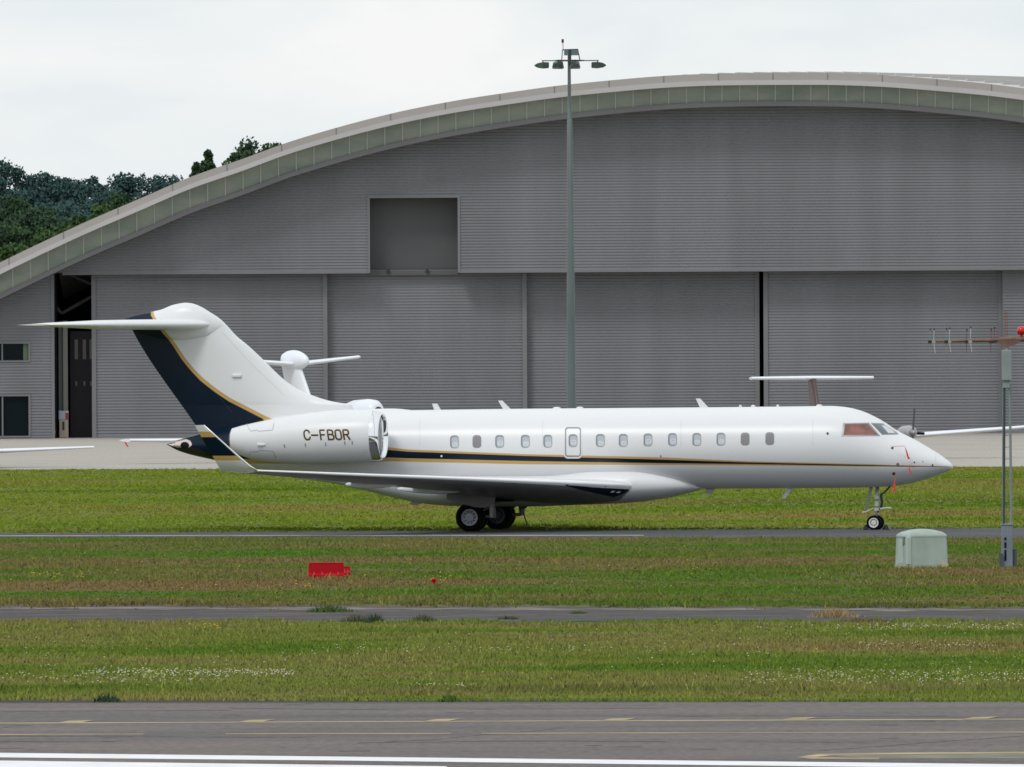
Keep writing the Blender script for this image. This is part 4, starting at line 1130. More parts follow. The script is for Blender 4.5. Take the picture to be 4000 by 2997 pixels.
# joints in the trim
b = MB(); x = XL + 2
while x < XR - 1:
    z = arch_s(x); b.box((x - .025, FY - .145, z - .44), (x + .025, FY - .1, z + .01)); x += 3.49
b.build('fascia_joints', M['frame'], hangar)
gl_d = lambda x: 1.05 + .22 * min(1, abs(x - apx) / 40)
b = MB(); vs = []
for x, z in AP:
    vs += [(x, FY + .3, max(0, z - .70)), (x, FY + .75, max(-.2, z - .74 - gl_d(x)))]
b.add(vs, [(2*i, 2*i+2, 2*i+3, 2*i+1) for i in range(len(AP)-1)]); b.build('clerestory_glazing', M['glaz'], hangar)
rest = MB(); x = XL + 1.5
while x < XR - 1:
    z = arch_s(x)
    if z > 2.5:
        seen = abs(x) < 36; b = MB() if seen else rest
        b.add([(x-.035, FY+.27, z-.72), (x+.035, FY+.27, z-.72), (x+.035, FY+.70, z-.74-gl_d(x)), (x-.035, FY+.70, z-.74-gl_d(x)),
               (x-.035, FY+.4, z-.72), (x+.035, FY+.4, z-.72), (x+.035, FY+.9, z-.74-gl_d(x)), (x-.035, FY+.9, z-.74-gl_d(x))], [(0,1,2,3), (0,3,7,4), (1,5,6,2), (4,7,6,5)])
        if seen: b.build('mullion', M['mull'], hangar)
    x += 1.135
rest.build('mullions_out_of_frame', M['mull'], hangar)['kind'] = 'stuff'
# sill of the clerestory
b = MB(); n = len(AP); vs = []
for x, z in AP:
    g_ = gl_d(x) + .72
    vs += [(x, FY + .62, max(0, z - g_)), (x, FY + .70, max(-.3, z - g_ - .30)), (x, HY + .2, max(-.3, z - g_ - .34)), (x, HY + .2, max(0, z - g_ + .05))]
b.add(vs, [(4*i+k, 4*i+(k+1) % 4, 4*i+4+(k+1) % 4, 4*i+4+k) for i in range(n-1) for k in range(4)]); b.build('clerestory_sill', M['frame'], hangar)
# roof skin, running back at an angle and slightly rising
b = MB(); rows = []
for dy, sx, dz in ((0, 0, 0), (20, 10, .12), (40, 20, .2), (60, 30, .2)):
    rows.append([(x + sx, FY + .3 + dy, z + dz + .01) for x, z in AP])
n = len(AP)
b.add([p for r_ in rows for p in r_], [(i*n+k, i*n+k+1, (i+1)*n+k+1, (i+1)*n+k) for i in range(3) for k in range(n-1)])
for i in range(2, n - 2, 2):
    for j in range(3):
        p, q = Vector(rows[j][i]), Vector(rows[j+1][i]); u = Vector((.06, 0, 0)); h_ = Vector((0, 0, .14)); p = p + (q - p) * (.12 if j == 0 else 0)
        b.add([p - u, p + u, p + u + h_, p - u + h_, q - u, q + u, q + u + h_, q - u + h_], [(0,1,2,3), (3,2,6,7), (0,3,7,4), (1,5,6,2)])
b.build('roof', M['roof'], hangar)
b = MB(); b.add(list(rows[-1]) + [(rows[-1][0][0], FY + 60.3, 0), (rows[-1][-1][0], FY + 60.3, 0)], [tuple(range(n)) + (n + 1, n)]); b.build('rear_wall', M['clad'], hangar)

EAVE = 10.64
PER = .19
def hx(px, Y=HY): return P(px, 1300, Y).x
def hz(py, px=2000, Y=HY): return P(px, py, Y).z
NOT = (hx(1447), hx(1790), EAVE - .02, hz(773, 1620))
inner = lambda x: arch_s(x) - gl_d(x) - .80
IX = [XL + (XR - XL) * i / 600 for i in range(601)]
IZ = [inner(x) for x in IX]
mid = len(IX) // 2
def extent(z):
    # x interval where the inner arch is above z
    l_ = next((x for x, zz in zip(IX, IZ) if zz > z), None)
    r_ = next((x for x, zz in zip(reversed(IX), reversed(IZ)) if zz > z), None)
    return (l_, r_) if l_ is not None and r_ > l_ else None
def ribbed(z0, z1, yf, span, holes=(), depth=.045):
    """horizontal ribbed sheet; span(z) gives the x interval; holes are (x0,x1,z0,z1)"""
    b = MB(); n = int(round((z1 - z0) / PER)); lines = []
    for i in range(n):
        z = z0 + i * PER
        lines += [(z, yf), (z + .075, yf), (z + .10, yf + depth), (z + .165, yf + depth)]
    lines.append((z0 + n * PER, yf))
    for (za, ya), (zb, yb) in zip(lines, lines[1:]):
        ea, eb = span(za), span(zb)
        if not ea or not eb: continue
        segs = [(ea[0], ea[1], eb[0], eb[1])]
        zm = (za + zb) / 2
        for hx0, hx1, hz0, hz1 in holes:
            if hz0 < zm < hz1:
                ns = []
                for a0_, a1_, b0_, b1_ in segs:
                    if hx0 > a0_: ns.append((a0_, min(a1_, hx0), b0_, min(b1_, hx0)))
                    if hx1 < a1_: ns.append((max(a0_, hx1), a1_, max(b0_, hx1), b1_))
                segs = ns
        for a0_, a1_, b0_, b1_ in segs:
            if a1_ - a0_ > .02: b.quad((a0_, ya, za), (a1_, ya, za), (b1_, yb, zb), (b0_, yb, zb))
    return b
ribbed(EAVE, 24.0, HY, lambda z: extent(z), [NOT]).build('upper_wall', M['clad'], hangar, fix=False)
# edge beam of the upper wall, and its returns
xe0, xe1 = extent(EAVE + .3)
b = MB(); b.box((xe0, HY - .03, EAVE - .16), (NOT[0] + .0, HY + .5, EAVE)); b.box((NOT[1], HY - .03, EAVE - .16), (xe1, HY + 1.1, EAVE)); b.build('edge_beam', M['frame'], hangar)
# tail door notch
b = MB(); w = .16
b.box((NOT[0] - w, HY - .06, NOT[2] - .12), (NOT[0], HY + .1, NOT[3] + w)); b.box((NOT[1], HY - .06, NOT[2] - .12), (NOT[1] + w, HY + .1, NOT[3] + w)); b.box((NOT[0], HY - .06, NOT[3]), (NOT[1], HY + .1, NOT[3] + w))
b.build('tail_door_frame', M['frame'], hangar)
MB().box((NOT[0] - .3, HY + 1.9, NOT[2] + .1), (NOT[1] + .3, HY + 2.0, NOT[3] + .5)).build('tail_door', M['panel'], hangar)
b = MB(); b.box((NOT[0] - .3, HY + .1, NOT[3]), (NOT[1] + .3, HY + 2.2, NOT[3] + .3)); b.box((NOT[0] - .3, HY + .1, NOT[2] - .1), (NOT[0], HY + 2.2, NOT[3])); b.box((NOT[1], HY + .1, NOT[2] - .1), (NOT[1] + .3, HY + 2.2, NOT[3]))
b.build('tail_door_reveal', M['panel'], hangar)
b = MB(); b.box((NOT[0], HY + 1.25, NOT[2] - .25), (NOT[1], HY + 2.2, NOT[2] + .04)); b.build('tail_door_sill', M['panel'], hangar)
b = MB()
for px in (1517, 1670): x = hx(px); b.box((x - .1, HY + 1.1, NOT[2] - .1), (x + .1, HY + 1.3, NOT[2] + .12))
b.build('tail_door_rollers', M['dark'], hangar)
# left wall with office windows, flush with the upper wall
lw1 = hx(212)
win_up = (hx(-260), hx(110), hz(1408, 60), hz(1343, 60)); win_lo = (hx(-260), hx(110), hz(1703, 60), hz(1548, 60))
zl0 = .05
ribbed(zl0, EAVE + .1, HY, lambda z: (max(extent(z)[0], XL), lw1 - .18) if extent(z) else None, [win_up, win_lo]).build('left_wall', M['clad'], hangar, fix=False)
MB().box((lw1 - .2, HY - .05, 0), (lw1, HY + .6, EAVE - .16)).build('corner_post', M['frame'], hangar)
for (x0_, x1_, z0_, z1_), cols in ((win_up, (-150, 8, 8 + 0)), (win_lo, (-150, 8))):
    wv = bpy.data.objects.new('office_window', None); SC.collection.objects.link(wv); wv.parent = hangar
    b = MB(); f = .09
    b.box((x0_ - f, HY - .05, z0_ - f*1.3), (x1_ + f*1.5, HY + .3, z0_)); b.box((x0_ - f, HY - .05, z1_), (x1_ + f*1.5, HY + .3, z1_ + f*1.3)); b.box((x1_, HY - .05, z0_), (x1_ + f*1.5, HY + .3, z1_)); b.box((x0_ - f, HY - .05, z0_), (x0_, HY + .3, z1_))
    for c in (-150, 8): b.box((hx(c) - .05, HY + .02, z0_), (hx(c) + .05, HY + .28, z1_))
    b.build('frame', M['frame'], wv)
    MB().box((x0_, HY + .25, z0_), (x1_, HY + .35, z1_)).build('pane', M['glass'], wv)
MB().box((hx(90), HY + .15, win_up[2]), (hx(108), HY + .24, win_up[3])).build('green_blind', mat('green_blind', (.10, .15, .085), .6), hangar)
# sliding doors
TOP = EAVE + .5
def sdoor(pa, pb, y, lp=False, rp=False, dk=None):
    d = bpy.data.objects.new('sliding_door', None); SC.collection.objects.link(d); d.parent = hangar
    x0_, x1_ = hx(pa), hx(pb)
    ribbed(.12, EAVE + .2, y, lambda z: (x0_, x1_)).build('ribbed_panel', M['clad'], d, fix=False)
    b = MB(); b.box((x0_, y - .01, 0), (x1_, y + .12, .12)); b.box((x1_ - .001, y, 0), (x1_ + .02, y + .3, EAVE + .2)); b.box((x0_ - .02, y, 0), (x0_ + .001, y + .3, EAVE + .2))
    b.build('kick_rail', M['frame'], d)
    if lp: MB().box((x0_ - .02, y - .10, .0), (x0_ + .26, y + .4, EAVE + .2)).build('edge_post', M['frame'], d)
    if rp: MB().box((x1_ - .27, y - .10, .0), (x1_ + .02, y + .4, EAVE + .2)).build('edge_post', M['frame'], d)
sdoor(357, 1277, HY + 1.15, lp=True, rp=True)
sdoor(1277, 2057, HY + 1.75, rp=True)
sdoor(2057, 2968, HY + 2.3, rp=True)
sdoor(2986, 3921, HY + 1.75, lp=True, rp=True)
sdoor(3921, 4900, HY + 1.15, rp=True)
sdoor(4900, 5900, HY + 1.15, rp=True)
rx = hx(5900)
ribbed(zl0, EAVE + .1, HY, lambda z: (rx, min(extent(z)[1], XR)) if extent(z) else None).build('right_wall', M['clad'], hangar, fix=False)
# dark interior seen through the gaps
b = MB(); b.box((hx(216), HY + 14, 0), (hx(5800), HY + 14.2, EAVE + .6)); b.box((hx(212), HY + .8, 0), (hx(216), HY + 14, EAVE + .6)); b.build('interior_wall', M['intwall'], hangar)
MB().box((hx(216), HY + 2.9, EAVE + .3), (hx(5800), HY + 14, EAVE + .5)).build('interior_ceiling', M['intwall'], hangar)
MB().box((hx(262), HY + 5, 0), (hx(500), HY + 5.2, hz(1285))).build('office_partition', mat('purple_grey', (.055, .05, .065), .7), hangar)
b = MB()
for px in (286, 318, 345):
    x = hx(px); b.box((x - .1, HY + 4.95, hz(1395)), (x + .12, HY + 5.0, hz(1318))); b.box((x - .06, HY + 4.95, hz(1500)), (x + .06, HY + 5.0, hz(1482)))
b.build('partition_windows', mat('pale_slot', (.30, .30, .26), .5), hangar)  # pale colour stands in for light in the slit windows
b = MB()
for a_, c_ in (((240, 1225), (360, 1158)), ((245, 1060), (362, 1112)), ((240, 1225), (215, 1195))):
    p, q = P(*a_, HY + 4), P(*c_, HY + 4); b.tube([p, q], .11, 8)
b.build('roof_truss', mat('truss_grey', (.10, .095, .10), .6), hangar)
b = MB(); b.box((hx(222), HY + 2.8, 0), (hx(238), HY + 3.0, hz(1245))); b.build('inner_column', mat('grey_green', (.12, .145, .14), .6), hangar)
b = MB(); b.box((hx(240), HY + 2.6, 0), (hx(258), HY + 2.95, hz(1245))); b.build('pale_column', mat('pale_column', (.30, .28, .25), .6), hangar)
ct = thing('equipment_locker', 'white and tan locker standing just inside the open hangar door', 'locker', (hx(243), HY + 1.7, 0.02))
MB().box((-.28, -.25, 0), (.30, .25, 1.15)).build('lower_box', mat('tan_box', (.40, .34, .27), .6), ct, bevel=.03)
MB().box((-.32, -.22, 1.16), (.32, .22, 1.75)).build('upper_box', mat('white_box', (.42, .43, .50), .6), ct, bevel=.05)
MB().box((-.08, -.27, .5), (.06, -.25, 1.05)).build('handle', M['dark'], ct)
MB().box((.12, -.235, 1.2), (.33, -.225, 1.6)).build('red_label', mat('dull_red', (.25, .05, .05), .6), ct)

# ------------------------------------------------------------------ floodlight mast
MY = 600.0
mb = P(2233, 1811, MY); mb.z = 0
mast = thing('floodlight_mast', 'tall tapering grey green mast with a ring of floodlights standing before the hangar', 'light mast', (mb.x, MY, 0))
sc_ = MY / F
def mz(py): return P(2228, py, MY).z
mg = mat('mast_paint', (.105, .135, .14), .45, noise=.15, nscale=.5, nstretch=(1, 1, .4))
MB().tube([(0, 0, 0), (0, 0, mz(1000)), (-.01, 0, mz(470)), (-.02, 0, mz(465)), (-.02, 0, mz(215))], [.25, .185, .13, .095, .075], 20).build('pole', mg, mast, smooth=True, angle=30)
MB().box((-.3, -.3, 0), (.3, .3, .05)).build('base_plate', M['steel'], mast)
hd = bpy.data.objects.new('lamp_head', None); SC.collection.objects.link(hd); hd.parent = mast
def m_(px, py): q = P(px, py, MY); return (q.x - mb.x, q.z)
dk = mat('mast_dark', (.025, .038, .035), .5)
b = MB(); z_r = m_(2228, 237)[1]
b.tube([(.75 * math.cos(2*math.pi*k/16), .75 * math.sin(2*math.pi*k/16), z_r) for k in range(17)], .03, 6)
for a_, ra_ in ((180, 1.38), (117, 1.3), (243, 1.3), (76, 1.2), (284, 1.2), (6, 1.46)): b.tube([(0, 0, z_r), (ra_ * math.cos(R(a_)), ra_ * math.sin(R(a_)), z_r)], .028, 6)
b.build('ring', dk, hd)
lg = mat('lamp_green', (.012, .035, .02), .4)
for k, (ang, ra) in enumerate(((180, 1.32), (117, 1.3), (243, 1.3), (76, 1.2), (284, 1.2), (6, 1.4))):
    a_ = R(ang); cx, cy = ra * math.cos(a_), ra * math.sin(a_); ox, oy = math.cos(a_), math.sin(a_)
    px_, py_ = -oy, ox
    rings = []
    for u, w, h0, h1 in ((-.30, .14, .02, -.20), (-.27, .21, .04, -.25), (0, .24, .05, -.27), (.26, .18, .0, -.23), (.42, .04, -.09, -.15)):
        zt_, zb3 = z_r - .12 + h0, z_r - .12 + h1
        c = Vector((cx + ox * u, cy + oy * u, 0)); q = Vector((px_, py_, 0)) * w
        rings.append([(c + q) + Vector((0, 0, zb3)), (c - q) + Vector((0, 0, zb3)), (c - q * .7) + Vector((0, 0, zt_)), (c + q * .7) + Vector((0, 0, zt_))])
    lamp = MB().loft(rings).build('floodlight', lg, hd)
    MB().tube([(cx, cy, z_r), (cx, cy, z_r - .14)], .03, 6).build('bracket', dk, lamp)
b = MB()
tl, tr_, bl, br = m_(2197, 195), m_(2257, 193), m_(2194, 240), m_(2266, 240)
for y_ in (-.25, .25):
    b.tube([(tl[0], y_, tl[1]), (bl[0], y_, bl[1])], .025, 6); b.tube([(tr_[0], y_, tr_[1]), (br[0], y_, br[1])], .025, 6); b.tube([(tl[0], y_, tl[1]), (tr_[0], y_, tr_[1])], .025, 6)
b.build('head_frame', dk, hd)
q0, q1 = m_(2203, 196), m_(2259, 217)
MB().box((q0[0], -.28, q1[1]), (q1[0], -.24, q0[1])).build('head_panel', mat('panel_blue', (.12, .16, .18), .4), hd)
q = m_(2226, 205); MB().box((q[0] - .07, -.3, q[1] - .6), (q[0] + .07, .1, q[1] + .12)).build('winch_box', dk, hd)
q0, q1 = m_(2200, 195), m_(2198, 158)
MB().tube([(q0[0], 0, q0[1]), (q1[0], 0, q1[1])], .018, 6).build('lightning_rod', dk, hd)
MB().tube([(q1[0], 0, q1[1] - .12), (q1[0], 0, q1[1] + .06)], .06, 8).build('beacon', mat('beacon_dark', (.05, .02, .02), .4), hd)

# ------------------------------------------------------------------ runway antenna mast at right
AY = G(3935, 2215).y
ab = G(3938, 2215)
ant = thing('antenna_mast', 'slim grey lattice mast with a rusty brown antenna boom on top at the right edge', 'antenna mast', (ab.x, ab.y, 0))
def a_(px, py, dy=0): q = P(px, py, AY + dy); return (q.x - ab.x, dy, q.z)
gb = mat('mast_bluegrey', (.17, .20, .25), .5, noise=.1, nscale=2); gg = mat('mast_greygreen', (.21, .26, .26), .5, noise=.1, nscale=3)
q0, q1 = a_(3909, 2208), a_(3958, 2052)
b = MB(); b.box((a_(3912, 2060)[0], -.2, -.02), (a_(3954, 2060)[0], .2, q1[2])); b.box((a_(3908, 2060)[0], -.22, q1[2]), (a_(3958, 2060)[0], .22, q1[2] + .04)); b.build('pedestal', gb, ant, bevel=.01)
b = MB()
for (pa, pb) in ((2099, 2110), (2118, 2140), (2148, 2190)): b.box((a_(3922, pa)[0], -.215, a_(3922, pb)[2]), (a_(3930, pa)[0], -.2, a_(3922, pa)[2]))
b.build('pedestal_slots', M['black'], ant)
M['foot'] = mat('foot_dark', (.06, .075, .09), .6)
MB().box((a_(3902, 2185)[0], -.3, 0), (a_(3915, 2185)[0], -.1, a_(0, 2182)[2])).build('foot_bracket', M['foot'], ant)
b = MB(); b.box((a_(3954, 2185)[0], -.1, 0), (a_(3972, 2185)[0], .15, a_(0, 2165)[2])); b.build('foot_bracket', M['foot'], ant)
b = MB(); b.tube([a_(3921, 2055), a_(3923, 1510)], .035, 8); b.build('conduit', mat('conduit_teal', (.035, .055, .065), .5), ant)
b = MB(); b.tube([a_(3917, 2055, .12), a_(3918, 1505, .12)], .022, 6); b.tube([a_(3949, 2055), a_(3943, 1505)], .028, 6); b.tube([a_(3953, 2055, .2), a_(3947, 1505, .2)], .02, 6)
for k in range(12):
    y0_ = 2024 - 46 * k; b.tube([a_(3917, y0_, .12), a_(3951 - k * .5, y0_ - 2)], .010, 5)
b.build('lattice', gg, ant)
q0, q1 = a_(3914, 1487), a_(3951, 1368)
b = MB(); b.box((q0[0], -.16, q0[2]), (q1[0], .16, q1[2])); b.build('transmitter_cabinet', gg, ant, bevel=.02)
q0, q1 = a_(3918, 1516), a_(3944, 1484)
MB().box((q0[0], -.1, q0[2]), (q1[0], .1, q1[2])).build('junction_box', gg, ant, bevel=.01)
MB().box((a_(3917, 0)[0], -.13, a_(0, 1484)[2]), (a_(3942, 0)[0], .13, a_(0, 1478)[2])).build('clamp', M['dark'], ant)
rust = mat('rust_brown', (.15, .085, .062), .6, noise=.35, nscale=6); rusty_red = mat('faded_red_rod', (.24, .06, .055), .6); wrod = mat('pale_rod', (.32, .31, .30), .5); blk = mat('dark_clamp', (.02, .02, .022), .6)
boom = bpy.data.objects.new('antenna_boom', None); SC.collection.objects.link(boom); boom.parent = ant
MB().tube([a_(3636, 1334), a_(3720, 1333), a_(3900, 1329), a_(3935, 1326), a_(4100, 1324), a_(4300, 1320)], [.028, .04, .06, .08, .07, .03], 10).build('boom_tube', rust, boom, smooth=True)
b = MB(); b.prism([(a_(x, y)[0], a_(x, y)[2]) for x, y in ((3890, 1328), (3998, 1322), (3975, 1342), (3940, 1358), (3925, 1358))], -.07, .07); b.build('bracket', rust, boom)
b = MB(); b.tube([a_(3932, 1370), a_(3932, 1345)], .06, 10); b.build('swivel', gg, boom)
els = [(3632, 1288, 1381, 0), (3647, 1288, 1381, 1), (3696, 1286, 1381, 0), (3708, 1284, 1376, 1), (3775, 1290, 1378, 2), (3790, 1281, 1376, 1), (3870, 1288, 1378, 2), (3883, 1282, 1330, 2), (4010, 1280, 1375, 1), (4060, 1280, 1380, 2), (4140, 1280, 1380, 2), (4220, 1280, 1380, 1)]
for (x, yt_, yb, kd) in els:
    dy = .22 if kd == 1 else -.05
    o = MB().tube([a_(x, 1333), a_(x + 2, yt_, dy)], .010, 6).tube([a_(x, 1333), a_(x + (6 if kd == 1 else 0), yb, -dy)], .010, 6).build('dipole', [wrod, wrod, rusty_red][kd] if kd else mat('tan_rod', (.33, .30, .27), .5) if 'tan_rod' not in bpy.data.materials else bpy.data.materials['tan_rod'], boom)
    t_ = a_(x + 2, yt_, dy); MB().tube([(t_[0], t_[1], t_[2] - .02), (t_[0], t_[1], t_[2] + .03)], .022, 6).build('insulator', blk, o)
    c = a_(x, 1334); MB().box((c[0] - .05, -.05, c[2] - .05), (c[0] + .05, .05, c[2] + .03)).build('clamp', blk if kd != 1 else wrod, o)
b = MB(); b.tube([a_(3926, 1325), a_(3926, 1218)], .012, 6); b.tube([a_(3934, 1325), a_(3934, 1220)], .012, 6); b.tube([a_(3926, 1218), a_(3934, 1218)], .012, 6); b.build('whip', rusty_red, boom)
rings = []
for dz, r_ in ((-.12, .02), (-.1, .09), (-.02, .13), (.06, .12), (.11, .07), (.13, .01)):
    c = a_(3990, 1293); rings.append([(c[0] + r_ * math.cos(2*math.pi*k/16), c[1] + r_ * math.sin(2*math.pi*k/16), c[2] + dz) for k in range(16)])
rl = MB().loft(rings).build('obstruction_lamp', mat('red_lens', (.55, .01, .01), .15), boom, smooth=True)
c = a_(3990, 1318); MB().tube([(c[0], 0, c[2] - .06), (c[0], 0, c[2] + .12)], .035, 8).build('lamp_base', rust, rl)

# ------------------------------------------------------------------ green cabinet
cbp = G(3602, 2220)
cab = thing('equipment_cabinet', 'weathered pale green cabinet with a domed lid standing in the grass', 'equipment cabinet', (cbp.x, cbp.y + .4, 0), R(23))
grp = mat('grp_green', (.30, .37, .34), .5, noise=.10, nscale=1.6, col2=(.36, .42, .38), nstretch=(1, 1, .6))
def rr(w, d, z, r_=.07, n=4): return [(x, y, z) for x, y in rrect(0, 0, w, d, r_, n)]
b = MB(); W, D_ = 1.24, .86
b.loft([rr(W, D_, .10), rr(W * .985, D_ * .985, .5), rr(W * .955, D_ * .95, .86)]); b.build('body', grp, cab, smooth=True, angle=35)
b = MB(); b.loft([rr(W * .975, D_ * .97, .861), rr(W * .975, D_ * .97, .885), rr(W * .94, D_ * .92, .93), rr(W * .8, D_ * .74, .995), rr(W * .5, D_ * .4, 1.05), rr(W * .12, D_ * .12, 1.075, .02)]); b.build('lid', grp, cab, smooth=True, angle=50)
MB().loft([rr(W * 1.03, D_ * 1.03, -.02), rr(W * 1.03, D_ * 1.03, .10)]).build('plinth', mat('concrete', (.36, .33, .29), .9, noise=.15, nscale=6), cab)
MB().box((-W * .5 - .012, -.12, .12), (-W * .49 + .005, .16, .78)).build('door', mat('grp_lit', (.40, .48, .44), .5), cab, bevel=.01)  # paler green on the left side, light from the left painted in
MB().box((-W * .5 - .02, -D_ * .5 - .02, .10), (-W * .5 + .11, -D_ * .5 + .10, .87)).build('corner_flange', bpy.data.materials['grp_lit'], cab, bevel=.02)
MB().box((-W * .5 - .02, -.20, .66), (-W * .48, -.13, .86)).build('latch', mat('latch_green', (.16, .22, .19), .5), cab)
MB().box((W * .30, -D_ * .5 - .10, -.02), (W * .30 + .2, -D_ * .5 - .02, .13)).build('brick_block', mat('pinkish_block', (.52, .38, .28), .8), cab, bevel=.01)

# ------------------------------------------------------------------ red barriers and marker
redp = mat('red_plastic', (.38, .001, .008), .55, noise=.06, nscale=3, spec=.15)
def barrier(px0, px1, pt, pb, label, dy=0):
    g = G((px0 + px1) / 2, pb); w = (px1 - px0) / F * g.y; h_ = (pb - pt) / F * g.y
    r_ = thing('barrier', label, 'barrier', (g.x, g.y + dy, 0), 0, 'red plastic barriers in the grass')
    b = MB(); b.loft([rr(w, .34, 0, .03), rr(w, .34, .08, .03), rr(w * .97, .2, .14, .03), rr(w * .965, .16, h_, .03)]); b.build('body', redp, r_, smooth=True, angle=30)
    MB().box((-w * .46, -.07, h_), (w * .46, .07, h_ + .035)).build('top_rail', redp, r_, bevel=.012)
    b = MB()
    for k in range(4):
        x = -w * .33 + w * .22 * k; b.add([(x - .07, -.175, .0), (x + .07, -.175, .0), (x, -.112, .19)], [(0, 1, 2)])
    b.build('fork_slots', mat('faded_red', (.36, .06, .06), .7, spec=.15) if 'faded_red' not in bpy.data.materials else bpy.data.materials['faded_red'], r_)
    return r_
barrier(1203, 1346, 2203, 2259, 'large bright red plastic barrier nearest the runway in the grass')
barrier(1310, 1368, 2219, 2252, 'smaller red barrier showing behind the right end of the large one', .6)
g = G(1695, 2292)
mk = thing('edge_marker', 'small red mushroom shaped marker post standing alone in the grass', 'marker', (g.x, g.y, 0))
MB().tube([(0, 0, 0), (0, 0, .13)], [.035, .03], 10).build('stem', redp, mk)
MB().tube([(0, 0, .12), (0, 0, .15), (0, 0, .2), (0, 0, .22)], [.035, .06, .062, .03], 14).build('head', redp, mk, smooth=True)

